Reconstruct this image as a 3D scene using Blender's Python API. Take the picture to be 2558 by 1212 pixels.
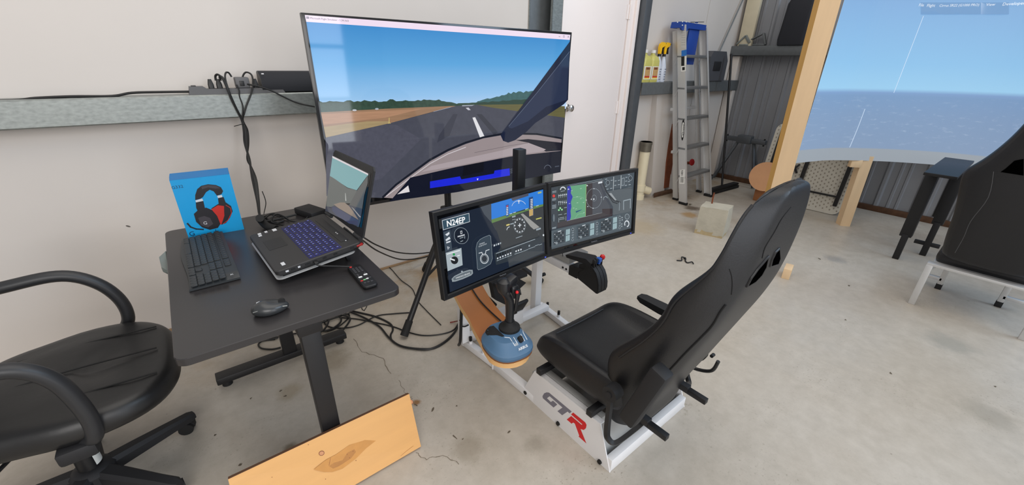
import bpy, bmesh, math, random
from math import sin, cos, pi, radians
from mathutils import Vector, Matrix
random.seed(7)
for o in list(bpy.data.objects): bpy.data.objects.remove(o)
scene = bpy.context.scene
COL = scene.collection

# ------------------------------------------------------------------ camera
F_PX = 1018.9
YAW, PITCH, ROLL = radians(39.124), radians(23.96), radians(1.108)
CAM = Vector((0, 0, 1.45))
_F = Vector((sin(YAW)*cos(PITCH), cos(YAW)*cos(PITCH), -sin(PITCH)))
_R = Vector((cos(YAW), -sin(YAW), 0)); _U = _R.cross(_F)
RT = cos(ROLL)*_R + sin(ROLL)*_U
UP = -sin(ROLL)*_R + cos(ROLL)*_U
cd = bpy.data.cameras.new('camera'); cam = bpy.data.objects.new('camera', cd); COL.objects.link(cam)
cam.matrix_world = Matrix(((RT.x, UP.x, -_F.x, CAM.x), (RT.y, UP.y, -_F.y, CAM.y), (RT.z, UP.z, -_F.z, CAM.z), (0, 0, 0, 1)))
cd.sensor_width = 36; cd.lens = 36*F_PX/2558; cd.clip_start = .02; cd.clip_end = 200
scene.camera = cam

# ------------------------------------------------------------------ light
w = bpy.data.worlds.new('world'); scene.world = w; w.use_nodes = True
bg = w.node_tree.nodes['Background']; bg.inputs[0].default_value = (.98, .97, .97, 1); bg.inputs[1].default_value = .50
def area(name, loc, target, sx, sy, power, col):
    l = bpy.data.lights.new(name, 'AREA'); l.shape = 'RECTANGLE'; l.size = sx; l.size_y = sy; l.energy = power; l.color = col
    o = bpy.data.objects.new(name, l); COL.objects.link(o); o.location = loc
    o.rotation_euler = (Vector(target)-Vector(loc)).to_track_quat('-Z', 'Y').to_euler()
    return o
area('overhead_soft_light', (1.3, .6, 4.8), (1.3, 1.0, 0), 4.6, 4.0, 100, (1, .94, .86))  # added broad warm light overhead, no roof opening is built
area('hangar_door_daylight', (-1.7, -4.6, 2.7), (.5, 1.3, .0), 4.4, 3.2, 215, (1, .97, .94))
area('high_blue_fill', (5.4, -3.4, 4.4), (3.6, .2, 0), 4.0, 3.0, 215, (.60, .79, 1.0))  # added bluish fill for the floor on the right, no window behind it
vs = scene.view_settings
vs.view_transform = 'Standard'; vs.look = 'None'; vs.gamma = 1; vs.exposure = 0
try: vs.use_curve_mapping = False
except Exception: pass

# ------------------------------------------------------------------ helpers
def lin(c):
    return tuple(((v/255)/12.92 if v/255 <= .04045 else ((v/255+.055)/1.055)**2.4) for v in c)
MATS = {}
def mat(name, rgb, rough=.55, metal=0, var=.07, scale=40, bump=0, bscale=None, emit=0, spec=.5, alpha=1, trans=0, stretch=None):
    """procedural material; rgb in 0-255 sRGB"""
    if name in MATS: return MATS[name]
    m = bpy.data.materials.new(name); m.use_nodes = True; nt = m.node_tree; b = nt.nodes['Principled BSDF']
    c = lin(rgb)
    tc = nt.nodes.new('ShaderNodeTexCoord'); mp = nt.nodes.new('ShaderNodeMapping'); nz = nt.nodes.new('ShaderNodeTexNoise')
    nz.inputs['Scale'].default_value = scale; nz.inputs['Detail'].default_value = 4
    nt.links.new(tc.outputs['Object'], mp.inputs['Vector']); nt.links.new(mp.outputs[0], nz.inputs['Vector'])
    if stretch: mp.inputs['Scale'].default_value = stretch
    mx = nt.nodes.new('ShaderNodeMix'); mx.data_type = 'RGBA'
    mx.inputs[6].default_value = (*[v*(1-var) for v in c], 1); mx.inputs[7].default_value = (*[min(1, v*(1+var)) for v in c], 1)
    nt.links.new(nz.outputs[0], mx.inputs[0])
    b.inputs['Roughness'].default_value = rough; b.inputs['Metallic'].default_value = metal
    b.inputs['Specular IOR Level'].default_value = spec
    if emit:
        b.inputs['Base Color'].default_value = (.004, .004, .004, 1)
        nt.links.new(mx.outputs[2], b.inputs['Emission Color']); b.inputs['Emission Strength'].default_value = emit
    else:
        nt.links.new(mx.outputs[2], b.inputs['Base Color'])
    if trans: b.inputs['Transmission Weight'].default_value = trans
    if alpha < 1: b.inputs['Alpha'].default_value = alpha
    if bump:
        n2 = nt.nodes.new('ShaderNodeTexNoise'); n2.inputs['Scale'].default_value = bscale or scale; n2.inputs['Detail'].default_value = 3
        nt.links.new(mp.outputs[0], n2.inputs['Vector'])
        bp = nt.nodes.new('ShaderNodeBump'); bp.inputs['Strength'].default_value = bump; bp.inputs['Distance'].default_value = .004
        nt.links.new(n2.outputs[0], bp.inputs['Height']); nt.links.new(bp.outputs[0], b.inputs['Normal'])
    MATS[name] = m
    return m
def scr(rgb, s=1.0):
    """a lit patch of a display"""
    n = 'display_%d_%d_%d' % tuple(int(v) for v in rgb) + ('' if s == 1 else '_%d' % (s*100))
    return mat(n, rgb, rough=.05, emit=s, var=.03, scale=9)
def tex(rgb, var, scale, stretch=None):
    """a lit, mottled patch of a display"""
    return mat('display_tex_%d_%d_%d' % rgb, rgb, rough=.05, emit=1, var=var, scale=scale, stretch=stretch)

class MB:
    def __init__(s): s.bm = bmesh.new(); s.mats = []; s.mi = 0
    def use(s, m):
        if m not in s.mats: s.mats.append(m)
        s.mi = s.mats.index(m); return s
    def _fin(s, faces):
        for f in faces: f.material_index = s.mi
    def box(s, c, size, bev=0, M=None, seg=2):
        b = bmesh.new(); bmesh.ops.create_cube(b, size=1)
        for v in b.verts: v.co = Vector((v.co.x*size[0], v.co.y*size[1], v.co.z*size[2]))
        if bev: bmesh.ops.bevel(b, geom=b.edges[:], offset=bev, segments=seg, profile=.5, affect='EDGES', clamp_overlap=True)
        T = Matrix.Translation(Vector(c)) @ (M.to_4x4() if M is not None else Matrix.Identity(4))
        return s.merge(b, T)
    def merge(s, b, T=None):
        n0 = {}
        for v in b.verts: n0[v] = s.bm.verts.new(T @ v.co if T is not None else v.co)
        for f in b.faces:
            try: nf = s.bm.faces.new([n0[v] for v in f.verts]); nf.material_index = s.mi
            except ValueError: pass
        b.free(); return s
    def bar(s, a, b, wx, wy, bev=0, up=(0, 0, 1)):
        """box beam from a to b, section wx (sideways) by wy (along up)"""
        a = Vector(a); b = Vector(b); d = b-a; L = d.length; z = d.normalized(); up = Vector(up)
        if abs(z.dot(up)) > .98: up = Vector((0, 1, 0))
        x = up.cross(z).normalized(); y = z.cross(x)
        M = Matrix((x, y, z)).transposed()
        return s.box((a+b)/2, (wx, wy, L), bev, M)
    def cyl(s, a, b, r, r2=None, n=20, cap=True):
        a = Vector(a); b = Vector(b); d = (b-a).normalized()
        x = d.orthogonal().normalized(); y = d.cross(x); r2 = r if r2 is None else r2
        A = [s.bm.verts.new(a+r*(cos(2*pi*i/n)*x+sin(2*pi*i/n)*y)) for i in range(n)]
        B = [s.bm.verts.new(b+r2*(cos(2*pi*i/n)*x+sin(2*pi*i/n)*y)) for i in range(n)]
        fs = [s.bm.faces.new((A[i], A[(i+1) % n], B[(i+1) % n], B[i])) for i in range(n)]
        if cap: fs += [s.bm.faces.new(A[::-1]), s.bm.faces.new(B)]
        s._fin(fs); return s
    def tube(s, pts, r, n=8, smooth=True, sub=6):
        pts = [Vector(p) for p in pts]
        if smooth and len(pts) > 2: pts = spline(pts, sub)
        rings = []; x = None
        for i, p in enumerate(pts):
            d = (pts[min(i+1, len(pts)-1)]-pts[max(i-1, 0)])
            if d.length < 1e-9: d = Vector((0, 0, 1))
            d.normalize()
            x = d.orthogonal() if x is None else x-d*x.dot(d)
            if x.length < 1e-6: x = d.orthogonal()
            x.normalize(); y = d.cross(x)
            rr = r[min(len(r)-1, int(i*len(r)/len(pts)))] if isinstance(r, (list, tuple)) else r
            rings.append([s.bm.verts.new(p+rr*(cos(2*pi*k/n)*x+sin(2*pi*k/n)*y)) for k in range(n)])
        fs = []
        for A, B in zip(rings, rings[1:]):
            for k in range(n): fs.append(s.bm.faces.new((A[k], A[(k+1) % n], B[(k+1) % n], B[k])))
        fs += [s.bm.faces.new(rings[0][::-1]), s.bm.faces.new(rings[-1])]
        s._fin(fs); return s
    def loft(s, secs, cap=True, closed=True):
        R = [[s.bm.verts.new(Vector(p)) for p in sec] for sec in secs]; n = len(R[0]); fs = []
        for A, B in zip(R, R[1:]):
            for k in range(n if closed else n-1): fs.append(s.bm.faces.new((A[k], A[(k+1) % n], B[(k+1) % n], B[k])))
        if cap: fs += [s.bm.faces.new(R[0][::-1]), s.bm.faces.new(R[-1])]
        s._fin(fs); return s
    def prism(s, pts, off):
        """polygon pts (3-d) extruded by vector off"""
        off = Vector(off); A = [s.bm.verts.new(Vector(p)) for p in pts]; B = [s.bm.verts.new(Vector(p)+off) for p in pts]; n = len(A)
        fs = [s.bm.faces.new(A[::-1]), s.bm.faces.new(B)] + [s.bm.faces.new((A[i], A[(i+1) % n], B[(i+1) % n], B[i])) for i in range(n)]
        s._fin(fs); return s
    def lathe(s, prof, c, axis=(0, 0, 1), n=24, sx=1, sy=1):
        c = Vector(c); z = Vector(axis).normalized(); x = z.orthogonal().normalized() if abs(z.z) < .99 else Vector((1, 0, 0)); y = z.cross(x)
        R = []
        for r, h in prof: R.append([s.bm.verts.new(c+z*h+max(r, 1e-5)*(cos(2*pi*k/n)*sx*x+sin(2*pi*k/n)*sy*y)) for k in range(n)])
        fs = []
        for A, B in zip(R, R[1:]):
            for k in range(n): fs.append(s.bm.faces.new((A[k], A[(k+1) % n], B[(k+1) % n], B[k])))
        fs += [s.bm.faces.new(R[0][::-1]), s.bm.faces.new(R[-1])]
        s._fin(fs); return s
    def poly(s, pts):
        f = s.bm.faces.new([s.bm.verts.new(Vector(p)) for p in pts]); s._fin([f]); return s
    def xform(s, T):
        for v in s.bm.verts: v.co = T @ v.co
        return s
    def build(s, name, m=None, parent=None, smooth=True, sub=0, fixn=True, angle=38):
        bm = s.bm
        if fixn: bmesh.ops.recalc_face_normals(bm, faces=bm.faces[:])
        if smooth:
            bm.normal_update()
            for f in bm.faces: f.smooth = True
            for e in bm.edges:
                if len(e.link_faces) == 2 and e.calc_face_angle(0) > radians(angle): e.smooth = False
        me = bpy.data.meshes.new(name)
        root = parent
        while root is not None and root.parent is not None: root = root.parent
        if root is not None:
            T = root.matrix_basis.inverted()
            for v in bm.verts: v.co = T @ v.co
        bm.to_mesh(me); bm.free()
        for mm in (s.mats or [m]): me.materials.append(mm)
        o = bpy.data.objects.new(name, me); COL.objects.link(o)
        if parent is not None: o.parent = parent
        if sub:
            md = o.modifiers.new('subdivision', 'SUBSURF'); md.levels = sub; md.render_levels = sub
        return o
def spline(p, sub=6):
    out = []
    for i in range(len(p)-1):
        a = p[max(i-1, 0)]; b = p[i]; c = p[i+1]; d = p[min(i+2, len(p)-1)]
        for k in range(sub):
            t = k/sub; t2 = t*t; t3 = t2*t
            out.append(.5*((2*b)+(c-a)*t+(2*a-5*b+4*c-d)*t2+(3*b-a-3*c+d)*t3))
    out.append(p[-1]); return out
def thing(name, loc, label, cat, group=None, rz=0):
    o = bpy.data.objects.new(name, None); COL.objects.link(o); o.empty_display_size = .05
    o.matrix_basis = Matrix.Translation(Vector(loc)) @ Matrix.Rotation(rz, 4, 'Z')
    return tag(o, label, cat, group)
def tag(o, label, cat, group=None):
    o['label'] = label; o['category'] = cat
    if group: o['group'] = group
    return o
def struct(o, label=None):
    o['kind'] = 'structure'
    if label: o['label'] = label
    return o
def copy_tree(o, dloc, label=None, parent=None):
    c = o.copy(); COL.objects.link(c); c.parent = parent
    if parent is None: c.matrix_basis = Matrix.Translation(Vector(dloc)) @ o.matrix_basis
    if label: c['label'] = label
    for ch in list(o.children): copy_tree(ch, (0, 0, 0), None, c)
    return c
def ray(x, y):
    return RT*((x-1279)/F_PX) - UP*((y-606)/F_PX) + _F
def frame(o, ux, uy):
    """orthonormal frame of a flat panel: origin, right, up, normal"""
    ux = Vector(ux).normalized(); uy = Vector(uy); uy = (uy-ux*uy.dot(ux)).normalized()
    return (Vector(o), ux, uy, ux.cross(uy))
def pick(fr, x, y, off=0):
    """point of a real panel's plane that the photo shows at x, y"""
    d = ray(x, y); n = fr[3]; P = CAM + d*((fr[0]+n*off-CAM).dot(n)/d.dot(n)); return P
from mathutils.bvhtree import BVHTree
class Surf:
    """finds points on a finished surface, to lay seams and print on it"""
    def __init__(s, o):
        bpy.context.view_layer.update(); dg = bpy.context.evaluated_depsgraph_get(); ev = o.evaluated_get(dg); me = ev.to_mesh(); T = o.matrix_world
        s.t = BVHTree.FromPolygons([T @ v.co for v in me.vertices], [tuple(p.vertices) for p in me.polygons]); ev.to_mesh_clear(); s.nrm = Vector((0, 0, 1))
    def at(s, x, y, off=0):
        d = ray(x, y).normalized(); P, n, i, q = s.t.ray_cast(CAM, d)
        if P is None:
            P, n, i, q = s.t.find_nearest(CAM+d*((s.last-CAM).dot(d) if hasattr(s, 'last') else 1.5))
        if n.dot(d) > 0: n = -n
        s.nrm = n; s.last = P; return P+n*off
class Art:
    """flat print / picture on a panel: polygons lying on its plane, each a hair above the one before"""
    def __init__(s, fr, conv, off=.0006, step=.00012): s.fr = fr; s.conv = conv; s.off = off; s.step = step; s.mb = MB()
    def P(s, p): x, y = s.conv(*p); return pick(s.fr, x, y, s.off)
    def poly(s, pts, m):
        s.mb.use(m).poly([s.P(p) for p in pts]); s.off += s.step; return s
    def line(s, pts, w, m, close=False):
        """stroke; w in metres"""
        Q = [s.P(p) for p in pts]
        if close: Q.append(Q[0])
        n = s.fr[3]; s.mb.use(m)
        for a, b in zip(Q, Q[1:]):
            t = (b-a)
            if t.length < 1e-6: continue
            t.normalize(); k = n.cross(t)*w/2; e = t*w*.3
            s.mb.poly([a-k-e, b-k+e, b+k+e, a+k-e])
        s.off += s.step; return s
    def disc(s, c, rx, ry, m, n=24, rot=0):
        s.poly([(c[0]+rx*cos(2*pi*k/n)*cos(rot)-ry*sin(2*pi*k/n)*sin(rot), c[1]+rx*cos(2*pi*k/n)*sin(rot)+ry*sin(2*pi*k/n)*cos(rot)) for k in range(n)], m); return s
    def arc(s, c, rx, ry, a0, a1, w, m, n=20):
        s.line([(c[0]+rx*cos(radians(a0+(a1-a0)*k/n)), c[1]+ry*sin(radians(a0+(a1-a0)*k/n))) for k in range(n+1)], w, m); return s
    def text(s, txt, p0, p1, m, tall=1.0, bold=0):
        """words whose baseline runs from p0 to p1"""
        a = s.P(p0); b = s.P(p1); ux = (b-a); W = ux.length; ux.normalize(); uy = s.fr[3].cross(ux)
        me = text_mesh(txt, bold); xs = [v[0] for v in me[0]]; x0 = min(xs); k = W/(max(xs)-x0)
        s.mb.use(m); vs = [s.mb.bm.verts.new(a+ux*(v[0]-x0)*k+uy*v[1]*k*tall) for v in me[0]]
        for f in me[1]:
            try: nf = s.mb.bm.faces.new([vs[i] for i in f]); nf.material_index = s.mb.mi
            except ValueError: pass
        s.off += s.step; return s
    def build(s, name, parent):
        bm = s.mb.bm; bm.normal_update()
        for f in bm.faces:
            if f.normal.dot(s.fr[3]) < 0: f.normal_flip()
        return s.mb.build(name, None, parent, smooth=False, fixn=False)
_TX = {}
def text_mesh(txt, bold=0):
    key = (txt, bold)
    if key not in _TX:
        cu = bpy.data.curves.new('lettering', 'FONT'); cu.body = txt; cu.resolution_u = 2; cu.offset = bold
        o = bpy.data.objects.new('lettering', cu); COL.objects.link(o)
        bpy.context.view_layer.update()
        me = bpy.data.meshes.new_from_object(o.evaluated_get(bpy.context.evaluated_depsgraph_get()))
        _TX[key] = ([tuple(v.co) for v in me.vertices], [tuple(p.vertices) for p in me.polygons])
        bpy.data.objects.remove(o); bpy.data.curves.remove(cu); bpy.data.meshes.remove(me)
    return _TX[key]
def zc(ox, oy, s):
    return lambda x, y: (ox+x/s, oy+y/s)

# ------------------------------------------------------------------ shared materials
M_wall = mat('wall_paint_white', (206, 199, 193), rough=.55, var=.05, scale=1.6, bump=.06, bscale=6)
M_galv = mat('galvanised_steel', (138, 143, 141), rough=.40, metal=.6, var=.42, scale=70, stretch=(.6, 1, 1.2))
M_galv_dk = mat('galvanised_steel_dull', (112, 116, 118), rough=.5, metal=.5, var=.18, scale=30)
M_black = mat('black_plastic', (19, 19, 21), rough=.42, var=.12, scale=60)
M_blackm = mat('black_matt_plastic', (24, 24, 27), rough=.65, var=.12, scale=60)
M_blksteel = mat('black_powder_coat', (22, 22, 25), rough=.45, var=.1, scale=120, bump=.05)
M_rubber = mat('black_rubber', (18, 18, 19), rough=.75, var=.1, scale=80)
M_leather = mat('black_leather', (21, 21, 24), rough=.44, var=.12, scale=30, bump=.12, bscale=220)
M_white = mat('white_powder_coat', (224, 222, 222), rough=.42, var=.03, scale=30)
M_alu = mat('brushed_aluminium', (206, 206, 206), rough=.38, metal=.45, var=.06, scale=60, stretch=(8, 8, .6))
M_cable = mat('black_cable_sheath', (17, 17, 18), rough=.5, var=.1, scale=50)
M_rust = mat('rusty_steel', (112, 58, 32), rough=.9, var=.5, scale=22, bump=.4)
M_pine = mat('pine_wood', (231, 200, 160), rough=.6, var=.14, scale=14, stretch=(1, 1, .12))
M_steelbolt = mat('black_bolt', (20, 20, 21), rough=.4, metal=.4)
# ================================================================== the setting
def concrete():
    m = bpy.data.materials.new('concrete_floor'); m.use_nodes = True; nt = m.node_tree; b = nt.nodes['Principled BSDF']; N = nt.nodes.new; L = nt.links.new
    tc = N('ShaderNodeTexCoord')
    def noise(s, d=6, r=.6):
        n = N('ShaderNodeTexNoise'); n.inputs['Scale'].default_value = s; n.inputs['Detail'].default_value = d; n.inputs['Roughness'].default_value = r; L(tc.outputs['Object'], n.inputs['Vector']); return n
    def ramp(n, a, b_, ca, cb):
        r = N('ShaderNodeValToRGB'); e = r.color_ramp.elements; e[0].position = a; e[1].position = b_; e[0].color = (*ca, 1); e[1].color = (*cb, 1); L(n.outputs[0], r.inputs[0]); return r
    def mix(a, c, f, mode='MIX'):
        x = N('ShaderNodeMix'); x.data_type = 'RGBA'; x.blend_type = mode
        if isinstance(f, float): x.inputs[0].default_value = f
        else: L(f.outputs[0], x.inputs[0])
        L(a.outputs['Color'] if 'Color' in a.outputs else a.outputs[2], x.inputs[6])
        if isinstance(c, tuple): x.inputs[7].default_value = (*c, 1)
        else: L(c.outputs['Color'] if 'Color' in c.outputs else c.outputs[2], x.inputs[7])
        return x
    base = ramp(noise(.9, 5), .3, .7, lin((184, 174, 160)), lin((195, 188, 178)))
    fine = ramp(noise(14, 8, .7), .35, .75, (.80, .79, .77), (1.04, 1.04, 1.04))
    x = mix(base, fine, .8, 'MULTIPLY')
    spots = ramp(noise(5.5, 6, .75), .66, .74, (0, 0, 0), (1, 1, 1))
    x = mix(x, lin((148, 138, 120)), spots)
    sp2 = ramp(noise(34, 3, .6), .73, .78, (0, 0, 0), (.8, .8, .8))
    x = mix(x, lin((110, 100, 86)), sp2)
    # rust run-off near the wall base (a stain with a shape of its own)
    sx = N('ShaderNodeSeparateXYZ'); L(tc.outputs['Object'], sx.inputs[0])
    mr = N('ShaderNodeMapRange'); mr.inputs[1].default_value = 2.05; mr.inputs[2].default_value = 2.72; L(sx.outputs[1], mr.inputs[0])
    rn = ramp(noise(3.2, 6, .7), .47, .66, (0, 0, 0), (1, 1, 1))
    mu = N('ShaderNodeMath'); mu.operation = 'MULTIPLY'; L(mr.outputs[0], mu.inputs[0]); L(rn.outputs[0], mu.inputs[1])
    x = mix(x, lin((158, 128, 88)), mu)
    # scattered dirt: fine dark specks gathered in patches
    dp = ramp(noise(2.3, 4, .6), .48, .66, (0, 0, 0), (1, 1, 1)); ds = ramp(noise(90, 2, .5), .62, .70, (0, 0, 0), (.6, .6, .6))
    dm = N('ShaderNodeMath'); dm.operation = 'MULTIPLY'; L(dp.outputs[0], dm.inputs[0]); L(ds.outputs[0], dm.inputs[1])
    x = mix(x, lin((122, 110, 94)), dm)
    # single soft-edged stains (x, y, radius, colour, strength)
    nzs = noise(16, 5, .7)
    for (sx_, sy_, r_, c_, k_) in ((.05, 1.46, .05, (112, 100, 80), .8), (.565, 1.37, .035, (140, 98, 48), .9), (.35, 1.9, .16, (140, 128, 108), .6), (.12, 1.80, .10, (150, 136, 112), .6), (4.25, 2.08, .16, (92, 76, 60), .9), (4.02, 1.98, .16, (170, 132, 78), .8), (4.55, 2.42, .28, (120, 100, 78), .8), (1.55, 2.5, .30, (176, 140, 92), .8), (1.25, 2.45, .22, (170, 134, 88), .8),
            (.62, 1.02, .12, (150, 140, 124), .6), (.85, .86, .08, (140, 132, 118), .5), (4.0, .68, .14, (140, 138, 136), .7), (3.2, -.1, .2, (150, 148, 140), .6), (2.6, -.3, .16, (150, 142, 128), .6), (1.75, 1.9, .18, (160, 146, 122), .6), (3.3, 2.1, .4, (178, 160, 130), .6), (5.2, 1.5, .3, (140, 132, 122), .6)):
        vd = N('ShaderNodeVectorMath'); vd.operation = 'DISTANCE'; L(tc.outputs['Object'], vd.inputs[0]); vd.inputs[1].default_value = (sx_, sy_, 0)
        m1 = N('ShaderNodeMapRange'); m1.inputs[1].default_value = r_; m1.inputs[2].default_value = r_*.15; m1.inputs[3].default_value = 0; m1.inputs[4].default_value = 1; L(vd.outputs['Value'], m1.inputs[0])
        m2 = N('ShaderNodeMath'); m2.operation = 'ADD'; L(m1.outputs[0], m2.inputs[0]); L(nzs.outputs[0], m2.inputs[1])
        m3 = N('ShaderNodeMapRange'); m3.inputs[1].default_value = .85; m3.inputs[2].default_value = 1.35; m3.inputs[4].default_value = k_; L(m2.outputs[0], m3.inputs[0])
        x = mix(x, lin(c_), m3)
    L(x.outputs[2], b.inputs['Base Color'])
    rr = ramp(noise(6, 5), .3, .7, (.28,)*3, (.46,)*3); L(rr.outputs[0], b.inputs['Roughness'])
    bp = N('ShaderNodeBump'); bp.inputs['Strength'].default_value = .08; bp.inputs['Distance'].default_value = .003
    L(noise(60, 4).outputs[0], bp.inputs['Height']); L(bp.outputs[0], b.inputs['Normal'])
    return m
WALL_Y = 2.72; WALL_X = 5.86
floor = struct(MB().box((1.2, -.1, -.05), (9.6, 6.4, .1)).build('floor', concrete()))
M_crack = mat('crack_dirt', (128, 118, 104), rough=.9)
def crack(pts, w=.003):
    mb = MB(); Q = [Vector((p[0], p[1], .0007)) for p in pts]; R = []
    for a, b in zip(Q, Q[1:]):
        for k in range(5): R.append(a.lerp(b, k/5)+Vector((random.uniform(-.006, .006), random.uniform(-.006, .006), 0)))
    R.append(Q[-1])
    for a, b in zip(R, R[1:]):
        t = (b-a).normalized(); k = Vector((-t.y, t.x, 0))*w*random.uniform(.25, .6)
        mb.poly([a-k, b-k, b+k, a+k])
    mb.build('crack', M_crack, floor, smooth=False, fixn=False)
crack([(.50, 2.02), (.50, 1.88), (.56, 1.76), (.55, 1.62)], .0045)
crack([(.44, 1.13), (.46, 1.08), (.52, 1.05), (.55, .98)], .0035)
crack([(.56, 1.55), (.55, 1.47), (.56, 1.40)], .002)
# oil and rubber marks
M_mark = mat('floor_mark', (96, 86, 72), rough=.8, var=.4, scale=60)
M_mark2 = mat('floor_scuff', (150, 138, 118), rough=.7, var=.3, scale=40)
def blot(x, y, r, m, asp=1.0, rot=0):
    pts = []
    for k in range(11):
        a = 2*pi*k/11; q = r*random.uniform(.45, 1.15); px = q*cos(a)*asp; py = q*sin(a)
        pts.append((x+px*cos(rot)-py*sin(rot), y+px*sin(rot)+py*cos(rot), .0006))
    MB().poly(pts).build('stain', m, floor, smooth=False, fixn=False)
for (x, y, r, a, rt_) in [(-.18, 1.72, .008, 1, 0), (.10, 1.78, .008, 1.2, .3), (-.03, 1.86, .006, 1, 0), (.09, 1.83, .007, 1, 0), (.055, 1.44, .006, 1.6, .2), (-.12, 1.50, .007, 1.4, 0), (.60, 1.285, .005, 3.4, .7), (.555, 1.36, .004, 3, 1.8), (.605, 1.10, .004, 4, 1.7), (.625, 1.07, .003, 2, .5),
        (.26, 1.36, .004, 1, 0), (4.12, 1.93, .006, 1, 0), (3.9, .76, .010, 2.4, .8), (3.55, .47, .008, 2, 0), (.8, .98, .005, 2, .3), (.83, .62, .005, 2, 1.3), (.70, 1.24, .004, 1.5, 0), (2.6, .05, .006, 2, .4), (2.9, -.3, .006, 1.5, 0), (3.0, .35, .006, 2, .2), (4.35, 2.16, .02, 2.2, .2)]:
    blot(x, y, r, M_mark, a, rt_)

# back wall: painted panels either side of the door
wall_back = struct(MB().box((-.8, WALL_Y+.05, 2.0), (6.4, .10, 4.0)).build('wall_back', M_wall))
for x0, x1 in ((3.775, 4.985), (4.992, 5.86)):
    MB().box(((x0+x1)/2, WALL_Y+.05, 2.0), (x1-x0, .10, 4.0)).build('panel', M_wall, wall_back)
MB().box((3.1, WALL_Y+.05, 3.2), (1.36, .10, 1.6)).build('panel', M_wall, wall_back)
# scuffs and faint scratches on the painted wall
M_scuff = mat('wall_scuff', (96, 90, 86), rough=.8); M_scr = mat('wall_scratch', (208, 200, 194), rough=.8)
for x, z, rx, rz_, an in ((-.308, .648, .010, .004, -.6), (.022, .742, .008, .003, 0)):
    MB().poly([(x+rx*cos(t)*cos(an)-rz_*sin(t)*sin(an), WALL_Y-.0006, z+rx*cos(t)*sin(an)+rz_*sin(t)*cos(an)) for t in [2*pi*k/10 for k in range(10)]]).build('scuff', M_scuff, wall_back, smooth=False, fixn=False)
for x0, z0, x1, z1 in ((-.42, .74, .28, .86), (-.15, .66, .05, .75), (4.3, 1.9, 4.36, 1.86)):
    k = MB(); k.poly([(x0, WALL_Y-.0005, z0), (x1, WALL_Y-.0005, z1), (x1, WALL_Y-.0005, z1+.0016), (x0, WALL_Y-.0005, z0+.0016)]); k.build('scratch', M_scr, wall_back, smooth=False, fixn=False)
# door 1: white steel door with butt hinges and a round knob
M_door = mat('door_paint_white', (238, 228, 224), rough=.4, var=.02, scale=4)
M_doorgap = mat('door_gap_shadow', (150, 138, 132), rough=.8)
door = struct(MB().box((3.10, 2.718, 1.21), (.843, .044, 2.38), .003).build('door_1', M_door))
MB().box((3.1, 2.76, 1.21), (.9, .02, 2.42)).build('door_stop', M_doorgap, door)
M_chrome = mat('satin_chrome', (196, 194, 192), rough=.22, metal=1, var=.03)
k = MB(); k.lathe([(.0, 0), (.032, 0), (.033, .006), (.026, .010), (.012, .013), (.011, .030), (.020, .036), (.029, .045), (.031, .054), (.028, .063), (.018, .069), (.008, .070), (.007, .066), (0, .066)], (2.80, 2.696, 1.075), axis=(0, -1, 0))
k.build('knob', M_chrome, door)
for z in (1.885, 1.045, .25):
    h = MB(); h.cyl((3.535, 2.685, z-.06), (3.535, 2.685, z+.06), .008, n=10); h.box((3.515, 2.693, z), (.035, .004, .118)); h.box((3.553, 2.693, z), (.030, .004, .118))
    for q in (-.036, -.012, .012, .036): h.cyl((3.535, 2.685, z+q-.001), (3.535, 2.685, z+q+.001), .0095, n=10)
    h.build('hinge', M_door, door)
jm = MB(); jm.box((3.565, 2.71, 1.35), (.07, .05, 2.7), .003).box((3.622, 2.70, 1.35), (.045, .07, 2.7), .003)
struct(jm.build('trim_1', M_door), 'white steel door frame beside the hinges')
M_jamb = mat('grey_steel_channel', (88, 92, 97), rough=.45, metal=.35, var=.14, scale=24)
struct(MB().box((3.708, 2.665, 2.0), (.098, .11, 4.0), .003).build('trim_2', M_jamb), 'grey steel channel right of the door frame')
# galvanised post left of the door
po = MB(); po.box((2.52, 2.598, 2.0), (.105, .004, 4.0)).box((2.574, 2.655, 2.0), (.004, .118, 4.0)).box((2.468, 2.606, 2.0), (.004, .02, 4.0)).box((2.45, 2.712, 2.0), (.24, .006, 4.0))
po.use(M_galv); struct(po.build('trim_3', M_galv), 'galvanised channel post left of the white door')
MB().box((2.452, 2.7085, 2.0), (.235, .004, 4.0)).build('post_shade_plate', M_galv_dk, bpy.data.objects['trim_3'])  # duller plate over the web: the channel's inner shade put into its colour
# horizontal girts
def girt(name, x0, x1, z0, z1, depth, label, m=M_galv):
    y = WALL_Y-depth; mb = MB(); prof = [(WALL_Y, z1), (y+.006, z1), (y, z1-.006), (y, z0+.006), (y+.006, z0), (y+.02, z0), (y+.02, z0+.004), (y+.006, z0+.004), (y+.004, z0+.008), (y+.004, z1-.008), (y+.008, z1-.004), (WALL_Y, z1-.004)]
    mb.prism([(x0, a, b) for a, b in prof], (x1-x0, 0, 0)); return struct(mb.build(name, m), label)
girt('trim_4', -3.6, 2.47, 1.157, 1.272, .12, 'galvanised steel girt running along the back wall')
girt('trim_5', 3.76, 5.86, 1.155, 1.278, .12, 'dull steel girt used as a shelf behind the ladder', M_galv_dk)
M_gap = mat('rusty_wall_base', (84, 58, 40), rough=.95, var=.6, scale=16, bump=.5)
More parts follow.
